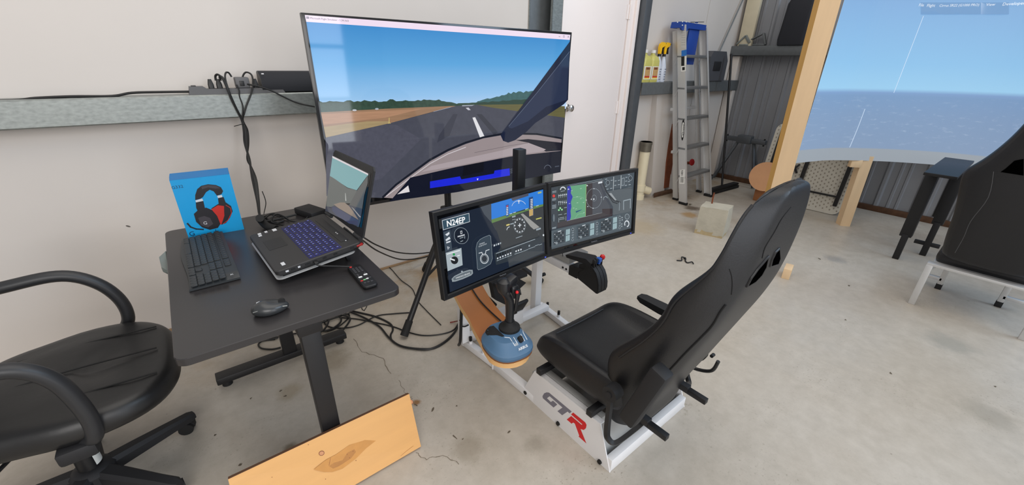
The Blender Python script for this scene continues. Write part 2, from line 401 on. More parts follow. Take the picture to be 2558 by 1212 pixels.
# steel frame column with a rusted edge, behind the ladder
cm = MB(); cm.prism([(4.24, 2.60, 0), (4.52, 2.60, 0), (4.50, 2.66, 1.15), (4.14, 2.66, 1.15)], (0, .12, 0)); cm.prism([(4.60, 2.58, 0), (4.86, 2.60, 0), (4.60, 2.66, 1.15), (4.53, 2.66, 1.15)], (0, .12, 0))
col = struct(cm.build('trim_6', M_wall), 'white painted column foot on the back wall with a rusted edge')
MB().prism([(4.50, 2.592, .06), (4.60, 2.592, .06), (4.60, 2.60, .40), (4.56, 2.63, .72), (4.505, 2.635, .82), (4.48, 2.62, .58), (4.475, 2.605, .38)], (0, .03, 0)).build('rust_edge', M_rust, col)
MB().prism([(4.22, 2.55, .004), (4.60, 2.53, .004), (4.64, 2.58, .004), (4.30, 2.60, .004)], (0, 0, .03)).build('base_plate', M_gap, col)
struct(MB().box((1.2, 2.715, .008), (5.0, .014, .016), .003).build('baseboard_back', mat('wall_foot_grime', (150, 122, 92), rough=.95, var=.5, scale=14)))
# diagonal brace rod
struct(MB().cyl((5.95, 2.69, 2.66), (5.30, 2.69, 1.47), .008, n=8).build('trim_7', M_galv_dk), 'dark diagonal brace rod on the back wall by the corner')
# right wall: ribbed steel sheet
M_rib = mat('ribbed_steel_sheet', (138, 140, 145), rough=.5, metal=.15, var=.08, scale=5)
prof = []; y = 2.72; P = .305
while y > -3.2:
    prof += [(y, 0), (y-.035, 0), (y-.05, -.02), (y-.075, -.02), (y-.09, 0)]
    for q in (.145, .215): prof += [(y-q, 0), (y-q-.008, -.009), (y-q-.026, -.009), (y-q-.034, 0)]
    y -= P
mb = MB(); mb.loft([[(WALL_X+dx, yy, z) for yy, dx in prof] for z in (.05, 4.0)], cap=False, closed=False)
wall_right = struct(mb.build('wall_right', M_rib, smooth=False, fixn=False))
MB().box((WALL_X+.03, -.2, 2.0), (.04, 6.0, 4.0)).build('wall_backing', M_galv_dk, wall_right)
struct(MB().box((WALL_X-.02, -.2, .03), (.04, 5.9, .06), .004).build('baseboard_right', M_gap))
mb = MB(); mb.box((WALL_X-.075, -.2, 1.62), (.15, 5.84, .108), .006); struct(mb.build('trim_8', M_galv_dk), 'grey girt along the ribbed right wall')
M_stud = mat('pale_yellow_stud', (214, 204, 178), rough=.6, var=.08, scale=12)
struct(MB().box((5.80, 2.60, 2.65), (.05, .16, 1.95), .003).build('trim_9', M_stud), 'pale yellow stud in the corner above the girt')
struct(MB().box((5.80, 2.66, .8), (.09, .10, 1.52), .003).build('trim_10', M_wall), 'cream corner post under the girt')
# wall behind the camera with its glazed door (seen mirrored in the television)
wall_front = MB(); yf = -2.45
wall_front.box((.40, yf-.05, 1.6), (.40, .1, 3.2)).box((1.85, yf-.05, 1.6), (.50, .1, 3.2)).box((1.1, yf-.05, 2.75), (1.0, .1, .9))
struct(wall_front.build('wall_front', M_wall))
M_day = mat('daylit_glass', (236, 243, 255), rough=.1, emit=5.0, var=.03, scale=1.5)
wn = MB(); 
for x in (.62, 1.10, 1.58): wn.box((x, yf+.0, 1.15), (.045, .07, 2.3), .004)
for z in (.04, .75, 1.42, 2.28): wn.box((1.1, yf+.0, z), (.96, .06, .05), .004)
win = struct(wn.build('window_1', M_white))
for i in range(2):
    for z0, z1 in ((.06, .73), (.77, 1.40), (1.44, 2.26)):
        MB().box((.86+.48*i, yf-.02, (z0+z1)/2), (.435, .006, z1-z0)).build('pane', M_day, win)
# ================================================================== television and its stand
def panel_frame(c, yaw, tilt):
    y = radians(yaw); t = radians(tilt); ux = Vector((cos(y), sin(y), 0)); n = Vector((sin(y), -cos(y), 0)); uy = Vector((0, 0, 1))*cos(t)-n*sin(t)
    return frame(c, ux, uy)
def fr_mat(fr):
    return Matrix((fr[1], fr[2], fr[3])).transposed()
def loc(fr, x, y, z=0): return fr[0]+fr[1]*x+fr[2]*y+fr[3]*z
def grad_mat(name, fr, lo, hi, stops):
    """display patch whose colour runs up the panel: stops = [(t, rgb)] over heights lo..hi (world z)"""
    m = bpy.data.materials.new(name); m.use_nodes = True; nt = m.node_tree; b = nt.nodes['Principled BSDF']
    g = nt.nodes.new('ShaderNodeNewGeometry'); sp = nt.nodes.new('ShaderNodeSeparateXYZ'); mr = nt.nodes.new('ShaderNodeMapRange'); r = nt.nodes.new('ShaderNodeValToRGB')
    nt.links.new(g.outputs['Position'], sp.inputs[0]); nt.links.new(sp.outputs[2], mr.inputs[0]); mr.inputs[1].default_value = lo; mr.inputs[2].default_value = hi
    nt.links.new(mr.outputs[0], r.inputs[0]); e = r.color_ramp.elements
    while len(e) < len(stops): e.new(.5)
    for q, (t, c) in zip(e, stops): q.position = t; q.color = (*lin(c), 1)
    b.inputs['Base Color'].default_value = (.004, .004, .004, 1); b.inputs['Roughness'].default_value = .05
    nt.links.new(r.outputs[0], b.inputs['Emission Color']); b.inputs['Emission Strength'].default_value = 1
    return m
M_glass = mat('dark_screen_glass', (8, 9, 12), rough=.05, var=.05)
M_bezel = mat('black_bezel', (22, 23, 27), rough=.12, var=.06)
tvf = panel_frame((1.225, 1.93, 1.192), -3.219, -1.113)
tv = thing('television', (1.225, 1.96, .77), 'large flat television behind the desk showing a runway seen from a cockpit', 'television')
R = fr_mat(tvf)
mb = MB().use(M_bezel); mb.box(loc(tvf, 0, 0, -.012), (1.46, .84, .024), .003, R); mb.box(loc(tvf, 0, -.10, -.045), (1.05, .52, .05), .012, R); mb.build('housing', None, tv)
mb = MB(); mb.box(loc(tvf, 0, .003, .0008), (1.438, .812, .0014), 0, R); mb.build('screen', M_glass, tv)
Z4 = zc(740, 0, 2.2444); A = Art(tvf, Z4, off=.0020)
sky = grad_mat('display_sky', tvf, 1.18, 1.60, [(0, (196, 214, 240)), (.25, (146, 193, 234)), (.6, (88, 163, 219)), (1, (50, 134, 201))])
A.poly([(48, 84), (1537, 195), (1534, 224), (56, 122)], scr((240, 222, 240)))
A.poly([(56, 122), (1534, 224), (1512, 610), (150, 640), (140, 628)], sky)
gr = tex((52, 74, 62), .4, 60); gr2 = tex((62, 98, 100), .25, 60)
def ragged(a, b, n, amp, seed):
    rr = random.Random(seed); return [(a[0]+(b[0]-a[0])*i/n, a[1]+(b[1]-a[1])*i/n+rr.uniform(-amp, amp)) for i in range(n+1)]
A.poly(ragged((128, 570), (480, 566), 18, 6, 1)+ragged((490, 562), (700, 566), 12, 7, 2)+ragged((715, 560), (800, 562), 5, 5, 3)+ragged((815, 568), (900, 580), 6, 3, 4)+ragged((910, 578), (1025, 572), 6, 3, 5)+[(1025, 592), (600, 606), (140, 632)], gr)
A.poly(ragged((1015, 566), (1100, 550), 6, 4, 6)+ragged((1110, 548), (1180, 530), 5, 4, 7)+ragged((1190, 522), (1330, 510), 10, 6, 8)+[(1400, 520), (1400, 600), (1015, 588)], gr2)
A.poly(ragged((1015, 576), (1300, 556), 14, 3, 9)+[(1290, 596), (1015, 590)], scr((48, 70, 60)))
A.poly([(138, 630), (500, 610), (880, 594), (905, 596), (860, 602), (520, 692), (166, 772)], tex((150, 118, 92), .22, 22, (.4, 1, 5)))
A.poly([(140, 640), (480, 622), (700, 612), (500, 660), (152, 700)], tex((172, 132, 104), .2, 22, (.4, 1, 5)))
A.poly([(154, 712), (400, 680), (520, 680), (520, 692), (166, 772)], tex((160, 140, 104), .2, 22, (.4, 1, 5)))
A.poly([(1010, 588), (1300, 584), (1506, 596), (1506, 662), (1200, 640), (1060, 604)], tex((100, 96, 62), .25, 22, (.4, 1, 5)))
A.poly([(900, 594), (1015, 588), (1100, 604), (1505, 660), (1490, 800), (1100, 800), (480, 1110), (170, 1100), (164, 772), (520, 692), (865, 602)], tex((72, 74, 86), .16, 30))
A.poly([(164, 772), (500, 698), (560, 700), (700, 780), (480, 1000), (172, 1100)], tex((78, 79, 92), .2, 55))
A.poly([(880, 640), (905, 640), (860, 760), (790, 800), (800, 760)], scr((60, 62, 74)))
A.poly([(1010, 640), (1040, 640), (1130, 740), (1110, 760)], scr((58, 60, 70)))
A.poly([(988, 660), (1003, 657), (1057, 768), (1030, 771)], scr((222, 222, 226)))
A.poly([(950, 605), (966, 603), (978, 617), (964, 618)], scr((196, 196, 206)))
A.poly([(930, 590), (1000, 588), (985, 594), (930, 596)], scr((160, 165, 178)))
A.poly([(512, 694), (532, 692), (524, 686), (523, 660), (519, 660), (518, 686)], scr((190, 170, 110)))
A.disc((327, 618), 12, 5, scr((190, 196, 204))); A.disc((452, 611), 10, 5, scr((170, 178, 188)))
# glare shield and panel of the aircraft
A.poly([(480, 1108), (560, 1040), (640, 985), (750, 905), (850, 850), (950, 808), (1050, 776), (1145, 760), (1240, 752), (1340, 752), (1487, 776), (1484, 850), (1200, 880), (900, 938), (640, 1000), (540, 1112)], scr((150, 138, 140)))
A.line([(486, 1106), (560, 1036), (640, 976), (750, 896), (850, 842), (950, 800), (1050, 770), (1150, 752), (1250, 750), (1350, 752), (1487, 776)], .011, scr((24, 28, 40)))
A.line([(505, 1100), (640, 998), (750, 918), (850, 864), (950, 826)], .004, scr((206, 200, 204)))
A.poly([(1230, 786), (1300, 780), (1486, 800), (1485, 844), (1400, 850), (1300, 800)], scr((30, 30, 42)))
A.poly([(700, 965), (760, 930), (1160, 842), (1300, 800), (1400, 838), (1380, 850), (1200, 872), (900, 930)], scr((168, 156, 160)))
A.line([(1000, 856), (1100, 836), (1200, 816), (1300, 802)], .0025, scr((110, 100, 106)))
A.poly([(540, 1112), (640, 996), (900, 936), (1200, 878), (1484, 846), (1481, 966), (900, 1078), (520, 1130)], scr((17, 21, 38)))
A.poly([(566, 1090), (628, 1040), (636, 1076)], scr((220, 214, 216)))
A.poly([(940, 930), (1052, 908), (1052, 962), (930, 988)], scr((13, 15, 26)))
A.poly([(750, 1018), (918, 989), (926, 1006), (1108, 974), (1112, 957), (1196, 944), (1198, 984), (930, 1030), (750, 1056)], scr((28, 40, 212)))
A.poly([(1012, 1002), (1022, 1001), (1017, 1012)], scr((230, 232, 255)))
A.arc((1410, 950), 20, 24, 190, 340, .003, scr((110, 116, 132)))
A.poly([(1450, 932), (1474, 928), (1474, 934), (1450, 938)], scr((70, 76, 90)))
for i in range(3): A.poly([(1200, 948+10*i), (1212, 946+10*i), (1212, 950+10*i), (1200, 952+10*i)], scr((90, 96, 110)))
# windscreen pillar
A.poly([(1536, 230), (1524, 560), (1500, 585), (1340, 690), (1290, 740), (1228, 786), (1188, 800), (1160, 790), (1145, 757), (1160, 735), (1330, 508)], scr((24, 32, 56)))
A.poly([(1530, 292), (1516, 560), (1400, 600), (1300, 680), (1210, 720), (1190, 716), (1340, 530)], scr((40, 50, 76)))
A.line([(1532, 290), (1350, 520), (1192, 708)], .003, scr((92, 104, 128)))
A.text('Microsoft Flight Simulator - 1.34.16.0', (79, 106), (294, 122), scr((60, 56, 66)))
A.poly([(56, 92), (72, 93), (73, 106), (57, 105)], scr((150, 142, 156)))
A.line([(1472, 205), (1480, 206)], .002, scr((90, 84, 96))); A.line([(1498, 200), (1504, 200), (1504, 209), (1498, 209)], .0016, scr((70, 66, 76)), True)
A.line([(1522, 202), (1529, 211)], .0016, scr((70, 66, 76))); A.line([(1529, 202), (1522, 211)], .0016, scr((70, 66, 76)))
A.build('screen_picture', tv)

st = thing('tripod_television_stand', (1.19, 1.99, 0), 'black tripod floor stand holding the large television', 'stand')
mb = MB(); mb.cyl((1.17, 2.055, .52), (1.17, 2.055, 1.25), .02, n=16); mb.build('pole', M_blksteel, st)
mb = MB(); mb.box((1.17, 2.055, .60), (.075, .075, .09), .01); mb.build('hub', M_blksteel, st)
mb = MB(); mb.box((1.18, 2.018, 1.18), (.5, .02, .10), .004).box((1.18, 2.018, 1.08), (.06, .02, .35), .004).box((1.17, 2.035, 1.14), (.08, .03, .14), .005); mb.build('mounting_plate', M_blksteel, st)
for ft in ((.728, 1.849, 0), (1.778, 1.845, 0), (1.20, 2.50, 0)):
    a = Vector(ft); h = Vector((1.17, 2.055, .60)); d = (h-a).normalized(); a = a+Vector((0, 0, .016))
    lg = MB().cyl(a+d*.05, h, .017, n=14).build('leg', M_blksteel, st)
    MB().cyl(a, a+d*.09, .023, .021, n=14).build('rubber_foot', M_rubber, lg)
    MB().bar(a+(h-a)*.45, Vector((1.17, 2.055, .34)), .016, .006).build('brace', M_blksteel, st)
mb = MB(); mb.cyl((1.17, 2.055, .28), (1.17, 2.055, .53), .017, n=14).cyl((1.17, 2.055, .32), (1.17, 2.055, .36), .03, n=14); mb.build('centre_column', M_blksteel, st)

# ================================================================== the two cockpit monitors
M_monb = mat('monitor_black', (20, 21, 24), rough=.35, var=.08, scale=70)
def monitor(fr, w, h, name, label):
    t = thing(name, fr[0]-fr[2]*h/2, label, 'monitor', 'monitors on the cockpit frame')
    R = fr_mat(fr); bz = .020
    m = MB().use(M_monb)
    m.box(loc(fr, 0, 0, -.028), (w-.03, h-.03, .03), .012, R)
    m.box(loc(fr, 0, 0, -.05), (w*.55, h*.55, .03), .014, R); m.build('back_housing', None, t)
    # picture-frame bezel, sloping in to the glass
    m = MB(); 
    def ring(x, y, z): return [loc(fr, sx*x, sy*y, z) for sx, sy in ((-1, -1), (1, -1), (1, 1), (-1, 1))]
    m.loft([ring(w/2-.003, h/2-.003, -.03), ring(w/2, h/2, -.026), ring(w/2, h/2, -.002), ring(w/2-.003, h/2-.003, .001), ring(w/2-bz+.003, h/2-bz+.003, .0), ring(w/2-bz, h/2-bz, -.006), ring(w/2-bz, h/2-bz, -.012)], cap=False)
    m.build('bezel', M_monb, t, smooth=False)
    MB().box(loc(fr, 0, 0, -.010), (w-2*bz+.004, h-2*bz+.004, .006), 0, R).build('screen', M_glass, t)
    MB().box(loc(fr, w/2-.035, -h/2+.009, .0015), (.007, .003, .002), 0, R).build('power_light', scr((70, 90, 255), 2), t)
    return t
# --- left: flight display
lf = panel_frame((.953, 1.254, .771), 4.05, 7.8)
ml = monitor(lf, .605, .355, 'monitor', 'left cockpit monitor reading N24EP beside a blue horizon display')
sf = (lf[0]-lf[3]*.007, lf[1], lf[2], lf[3]); A = Art(sf, zc(1080, 480, 4.33), off=.0006)
nav = scr((26, 36, 52)); W = scr((214, 220, 226)); G1 = scr((58, 66, 74)); G2 = scr((84, 94, 102)); LG = scr((150, 162, 170))
A.poly([(96, 285), (1200, -30), (1212, 660), (190, 1085)], nav)
A.poly([(520, 162), (640, 125), (640, 300), (690, 420), (640, 330), (560, 240)], scr((66, 74, 84)))
A.poly([(640, 330), (1203, 150), (1212, 540), (670, 720), (735, 600), (735, 540), (700, 430)], scr((52, 56, 60)))
A.poly([(637, 128), (1198, -28), (1200, 132), (1080, 160), (640, 298)], scr((40, 122, 214)))
A.poly([(850, 66), (1040, 10), (1040, 40), (870, 96)], scr((72, 76, 92)))
A.poly([(640, 296), (1000, 196), (1060, 160), (1200, 130), (1200, 152), (1000, 212), (645, 336)], scr((94, 128, 74)))
A.poly([(955, 238), (980, 232), (1160, 380), (1098, 405), (1060, 372)], scr((150, 150, 148)))
A.arc((938, 170), 80, 78, 195, 330, .0018, W); A.line([(936, 88), (936, 122)], .004, W); A.line([(926, 100), (950, 96)], .003, W)
A.poly([(794, 140), (826, 130), (828, 256), (798, 266)], scr((38, 84, 150)))
for i in range(6): A.poly([(800, 150+18*i), (820, 144+18*i), (820, 154+18*i), (800, 160+18*i)], W if i else scr((220, 60, 70)))
A.poly([(1044, 60), (1088, 48), (1096, 250), (1046, 268)], scr((40, 70, 120)))
for i in range(6): A.poly([(1062, 78+18*i), (1086, 72+18*i), (1086, 82+18*i), (1062, 88+18*i)], W)
A.poly([(1046, 190), (1090, 178), (1090, 250), (1048, 264)], scr((190, 160, 100)))
for q in ((850, 236), (890, 222), (1018, 184), (1136, 150)): A.poly([(q[0]-14, q[1]), (q[0]+14, q[1]-8), (q[0]+14, q[1]-3), (q[0]-14, q[1]+5)], W)
A.arc((945, 362), 64, 82, 0, 360, .0012, LG, 30)
for k in range(12): A.arc((945, 362), 54, 70, k*30-4, k*30+4, .005, W, 2)
A.line([(945, 340), (945, 378)], .004, W); A.line([(930, 362), (960, 356)], .004, W)
A.poly([(862, 262), (900, 252), (900, 268), (862, 278)], LG); A.poly([(800, 352), (836, 342), (836, 358), (800, 368)], scr((210, 196, 120)))
A.poly([(842, 342), (880, 332), (880, 344), (842, 354)], LG); A.arc((840, 410), 34, 34, 180, 260, .003, W)
A.poly([(864, 298), (900, 290), (900, 296), (864, 304)], LG); A.poly([(1120, 288), (1180, 272), (1182, 284), (1122, 300)], scr((190, 190, 96)))
A.poly([(1122, 400), (1172, 384), (1174, 402), (1124, 418)], LG); A.line([(905, 498), (972, 474)], .003, LG)
A.poly([(1142, 2), (1180, -8), (1180, 10), (1142, 20)], scr((170, 180, 110)))
for i in range(4): A.poly([(664+22*i, 570-8*i), (678+22*i, 566-8*i), (678+22*i, 584-8*i), (664+22*i, 590-8*i)], W if i % 2 == 0 else LG)
# switch row
A.poly([(668, 660), (1180, 480), (1196, 560), (1190, 640), (690, 790)], scr((46, 54, 62)))
A.poly([(820, 740), (1000, 640), (1206, 640), (1208, 650), (830, 810)], scr((58, 64, 70)))
A.line([(690, 665), (1110, 510)], .003, LG)
for i in range(6): x = 700+28*i; y = 700-11*i; A.poly([(x, y-28), (x+14, y-34), (x+14, y), (x, y+6)], scr((30, 34, 38))).poly([(x, y+12), (x+14, y+6), (x+14, y+22), (x, y+28)], W); A.line([(x-2, y+44), (x+18, y+36)], .003, LG)
for i in range(3): x = 900+26*i; y = 632-9*i; A.poly([(x, y-16), (x+13, y-21), (x+13, y-4), (x, y)], scr((30, 34, 38))).poly([(x, y+2), (x+13, y-3), (x+13, y+14), (x, y+19)], W)
A.poly([(1040, 575), (1056, 568), (1056, 588), (1042, 594)], LG)
for a, b in (((985, 640), (1035, 620)), ((1040, 615), (1110, 590)), ((1112, 582), (1150, 568)), ((890, 672), (980, 642)), ((1154, 572), (1184, 562))): A.line([a, b], .0026, LG)
# registration plate
A.poly([(104, 306), (398, 226), (406, 322), (116, 412)], W); A.poly([(109, 310), (394, 232), (401, 318), (120, 406)], scr((54, 78, 94)))
A.text('N24EP', (160, 374), (358, 326), scr((244, 246, 248)), 1.05, .022)
# icon column
A.poly([(120, 432), (194, 406), (214, 624), (140, 650)], scr((64, 76, 88)))
for a in ([(138, 460), (182, 430), (186, 452), (160, 476)], [(142, 516), (184, 482), (196, 506), (150, 532)], [(150, 540), (196, 526), (197, 540), (151, 556)]): A.poly(a, W)
A.poly([(160, 588), (188, 598), (168, 624)], W).poly([(166, 596), (180, 601), (170, 614)], scr((64, 76, 88)))
# round gauge
A.disc((314, 472), 78, 90, LG, 32, -.25).disc((314, 472), 74, 86, scr((22, 30, 44)), 32, -.25)
A.line([(304, 424), (320, 420), (322, 448), (306, 452)], .002, W, True)
for i in range(6): A.poly([(274+13*i, 476-3.5*i), (284+13*i, 473-3.5*i), (284+13*i, 487-3.5*i), (274+13*i, 490-3.5*i)], W)
A.line([(298, 500), (334, 488)], .003, LG).line([(306, 536), (330, 526)], .003, LG).line([(350, 478), (350, 500)], .003, LG)
# selector switch plate
A.poly([(144, 658), (314, 604), (328, 790), (166, 856)], scr((166, 178, 184)))
A.disc((233, 674), 13, 13, scr((40, 150, 80))); A.disc((240, 738), 40, 42, scr((30, 34, 38))); A.line([(196, 722), (240, 738)], .005, scr((232, 236, 240)))
A.line([(160, 672), (220, 654), (296, 632)], .003, scr((236, 240, 242))); A.line([(272, 690), (296, 684)], .003, scr((236, 240, 242)))
# starter plate
A.poly([(472, 610), (484, 552), (516, 512), (560, 488), (616, 466), (632, 480), (650, 720), (630, 776), (560, 820), (500, 842), (488, 830)], scr((58, 70, 82)))
A.line([(472, 610), (484, 552), (516, 512), (560, 488), (616, 466), (632, 480), (650, 720), (630, 776), (560, 820), (500, 842), (488, 830)], .0014, LG, True)
A.text('ENGINE', (512, 572), (566, 552), W).text('START/STOP', (502, 598), (588, 566), W)
A.disc((563, 722), 46, 54, W, 28).disc((563, 722), 40, 47, scr((60, 66, 74)), 28).disc((563, 722), 34, 40, LG, 28).disc((563, 722), 29, 35, scr((50, 56, 64)), 28)
A.line([(504, 662), (536, 652), (544, 676)], .003, W).line([(574, 668), (580, 634), (616, 622)], .003, W)
# parking brake plate
A.poly([(208, 940), (238, 908), (330, 862), (400, 840), (436, 842), (440, 880), (420, 902), (330, 942), (250, 968), (216, 972)], scr((140, 150, 156)))
A.poly([(222, 940), (250, 914), (340, 872), (400, 854), (424, 856), (424, 882), (330, 926), (240, 956)], scr((96, 106, 114)))
A.text('PARKING BRAKE', (256, 940), (408, 884), scr((232, 236, 238)))
A.disc((320, 860), 10, 10, LG)
A.disc((1202, 466), 8, 11, W)
A.build('screen_picture', ml)
A = Art(lf, zc(1080, 480, 4.33), off=.0016); A.text('ViewSonic', (728, 916), (798, 888), mat('bezel_lettering', (150, 152, 158), rough=.4)); A.build('maker_lettering', ml)
# --- right: map and radio stack
rf = panel_frame((1.575, 1.263, .759), -6.17, 6.2)
mr = monitor(rf, .605, .365, 'monitor', 'right cockpit monitor showing a green and blue moving map')
sf = (rf[0]-rf[3]*.007, rf[1], rf[2], rf[3]); A = Art(sf, zc(1360, 410, 5.269), off=.0006)
A.poly([(90, 310), (1186, 105), (1140, 845), (88, 1124)], scr((70, 80, 88)))
A.poly([(90, 310), (170, 294), (178, 850), (90, 880)], scr((58, 66, 74)))
A.poly([(174, 292), (302, 268), (300, 820), (176, 840)], scr((52, 60, 64)))
A.poly([(170, 772), (900, 590), (895, 690), (840, 704), (170, 848)], scr((62, 58, 62)))
A.poly([(300, 296), (550, 262), (540, 690), (296, 748)], scr((98, 158, 122)))
A.poly([(302, 296), (340, 288), (356, 340), (346, 380), (372, 430), (348, 500), (356, 560), (344, 620), (350, 690), (338, 736), (296, 748)], scr((46, 52, 168)))
A.line([(550, 264), (540, 690)], .002, scr((170, 200, 110))).line([(550, 264), (772, 212), (760, 640), (296, 748)], .0018, scr((150, 156, 160)))
A.poly([(552, 262), (632, 246), (632, 664), (545, 688)], scr((56, 50, 54)))
A.poly([(632, 246), (770, 214), (900, 590), (890, 692), (760, 640), (632, 664)], scr((74, 78, 86)))
A.poly([(760, 590), (896, 586), (892, 690), (762, 640)], scr((58, 50, 54)))
A.arc((652, 452), 100, 130, 0, 360, .0014, LG, 32); A.arc((655, 448), 30, 40, 0, 360, .0012, LG, 20); A.disc((650, 462), 9, 11, W); A.poly([(612, 458), (622, 456), (622, 470), (612, 472)], W)
for q in ((652, 324), (570, 560), (640, 582), (748, 436), (552, 474)): A.disc(q, 7, 6, W, 8)
A.poly([(410, 624), (440, 612), (500, 596), (470, 616), (440, 630), (420, 642)], scr((40, 84, 120)))
for q in ((430, 430), (480, 322), (480, 456), (360, 350), (516, 506), (418, 590), (384, 580), (330, 520), (520, 640), (434, 510)): A.poly([(q[0]-10, q[1]), (q[0]+10, q[1]-4), (q[0]+10, q[1]), (q[0]-10, q[1]+4)], scr((200, 220, 205)))
A.line([(380, 440), (460, 430), (520, 450)], .0012, scr((150, 190, 160))).line([(400, 720), (440, 660), (520, 650)], .0012, scr((150, 190, 160)))
A.poly([(306, 340), (318, 318), (328, 336)], W); A.poly([(552, 292), (562, 270), (574, 288)], W)
A.line([(312, 288), (770, 190)], .004, scr((40, 40, 46))); A.line([(330, 284), (760, 194)], .0016, LG)
A.poly([(708, 238), (762, 226), (762, 248), (708, 260)], W)
# engine strip
A.poly([(104, 360), (156, 350), (156, 358), (104, 368)], LG).poly([(104, 376), (156, 366), (156, 372), (104, 382)], LG); A.disc((124, 420), 17, 20, scr((214, 58, 52)))
for y in (462, 478, 548, 566, 584, 840, 852): A.line([(104, y), (152, y-10)], .003, LG)
A.disc((128, 510), 14, 14, scr((40, 44, 48))); A.disc((124, 710), 12, 50, scr((104, 116, 124)))
A.arc((244, 338), 32, 34, 180, 350, .005, W); A.line([(216, 362), (268, 350)], .003, LG)
for i in range(5):
    x = 188+24*i; A.line([(x, 400-4*i), (x, 446-4*i)], .0028, LG); A.line([(x, 418-4*i), (x+10, 414-4*i)], .004, W)
    A.line([(x, 490-4*i), (x, 540-4*i)], .0028, LG); A.line([(x, 500-4*i+6*i), (x+8, 496-4*i+6*i)], .004, W)
for q in ((208, 580), (190, 606), (230, 600)): A.disc(q, 11, 12, scr((150, 226, 160)))
for y, x0, x1 in ((660, 184, 230), (650, 262, 290), (700, 200, 260), (720, 196, 262)): A.line([(x0, y+10), (x1, y)], .0028, LG)
A.line([(188, 710), (188, 766)], .0026, LG).line([(282, 690), (282, 740)], .0026, LG).line([(260, 576), (292, 570)], .003, LG)
# right column: knobs, boxes and a reflected sheen
for q in ((834, 245), (1132, 184)): A.disc(q, 26, 34, LG, 24).disc(q, 22, 29, scr((60, 68, 76)), 24)
for x in (912, 1010): A.line([(x, 170 if x < 1000 else 152), (x-6, 344 if x < 1000 else 322)], .004, scr((178, 186, 190)))
A.line([(1020, 190), (1052, 182), (1048, 276), (1018, 284)], .0028, LG, True)
for x, y in ((812, 196), (886, 212), (936, 220), (980, 212), (932, 278), (980, 268), (1076, 222), (1080, 172), (1072, 278), (1122, 268), (830, 328), (878, 318), (812, 290), (1112, 228), (1112, 136), (1124, 402), (1116, 440), (980, 396), (1010, 440)): A.poly([(x-13, y), (x+13, y-5), (x+13, y+4), (x-13, y+9)], LG)
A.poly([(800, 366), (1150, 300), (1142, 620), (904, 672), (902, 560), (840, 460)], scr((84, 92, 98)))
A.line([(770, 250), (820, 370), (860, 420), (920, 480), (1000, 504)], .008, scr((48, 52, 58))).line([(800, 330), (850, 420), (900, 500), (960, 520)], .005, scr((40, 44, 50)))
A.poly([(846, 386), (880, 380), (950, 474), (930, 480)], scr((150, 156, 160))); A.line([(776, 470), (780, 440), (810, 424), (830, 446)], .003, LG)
A.line([(1042, 600), (1042, 484), (1132, 462), (1130, 580)], .005, LG); A.line([(990, 500), (984, 610)], .003, LG)
A.line([(840, 340), (1150, 318)], .0016, scr((50, 56, 62)))
# radio heads
A.poly([(92, 880), (1000, 660), (1000, 860), (92, 1100)], scr((78, 90, 98)))
for (x, y) in ((120, 900), (440, 822), (740, 742)):
    A.poly([(x, y), (x+150, y-36), (x+150, y+130), (x, y+170)], scr((60, 70, 78)))
    for r in range(4):
        for c in range(5):
            px = x+8+27*c; py = y+18+36*r-6.5*c; A.poly([(px, py), (px+18, py-4), (px+18, py+16), (px, py+20)], scr((38, 44, 50)))
            if (r*5+c) % 3 == 0: A.poly([(px+4, py+4), (px+13, py+2), (px+13, py+12), (px+4, py+14)], W)
    A.line([(x+60, y-10), (x+98, y-20)], .004, W); A.disc((x+40, y+140), 16, 18, scr((130, 140, 146)))
    A.poly([(x+166, y-36), (x+216, y-48), (x+212, y+104), (x+160, y+122)], scr((152, 178, 184))); A.line([(x+190, y-42), (x+186, y+112)], .0016, scr((90, 106, 114))).line([(x+164, y+40), (x+214, y+26)], .003, scr((60, 72, 80)))
    A.disc((x+254, y-38), 16, 22, LG).disc((x+254, y-38), 12, 16, scr((60, 68, 76))); A.disc((x+250, y+96), 13, 17, LG).disc((x+250, y+96), 9, 12, scr((60, 68, 76)))
    for i in range(3): A.line([(x+242, y+6+30*i), (x+264, y+2+30*i)], .003, LG)
A.disc((1088, 692), 30, 38, LG, 24).disc((1088, 692), 25, 32, scr((78, 88, 96)), 24); A.arc((1084, 786), 28, 38, 150, 440, .006, W)
for x, y in ((1024, 700), (1024, 730), (1018, 784), (1018, 814)): A.poly([(x-8, y), (x+8, y-4), (x+8, y+10), (x-8, y+14)], LG)
A.build('screen_picture', mr)
A = Art(rf, zc(1360, 410, 5.269), off=.0016); A.text('ViewSonic', (615, 1036), (694, 1014), mat('bezel_lettering', (150, 152, 158), rough=.4)); A.build('maker_lettering', mr)
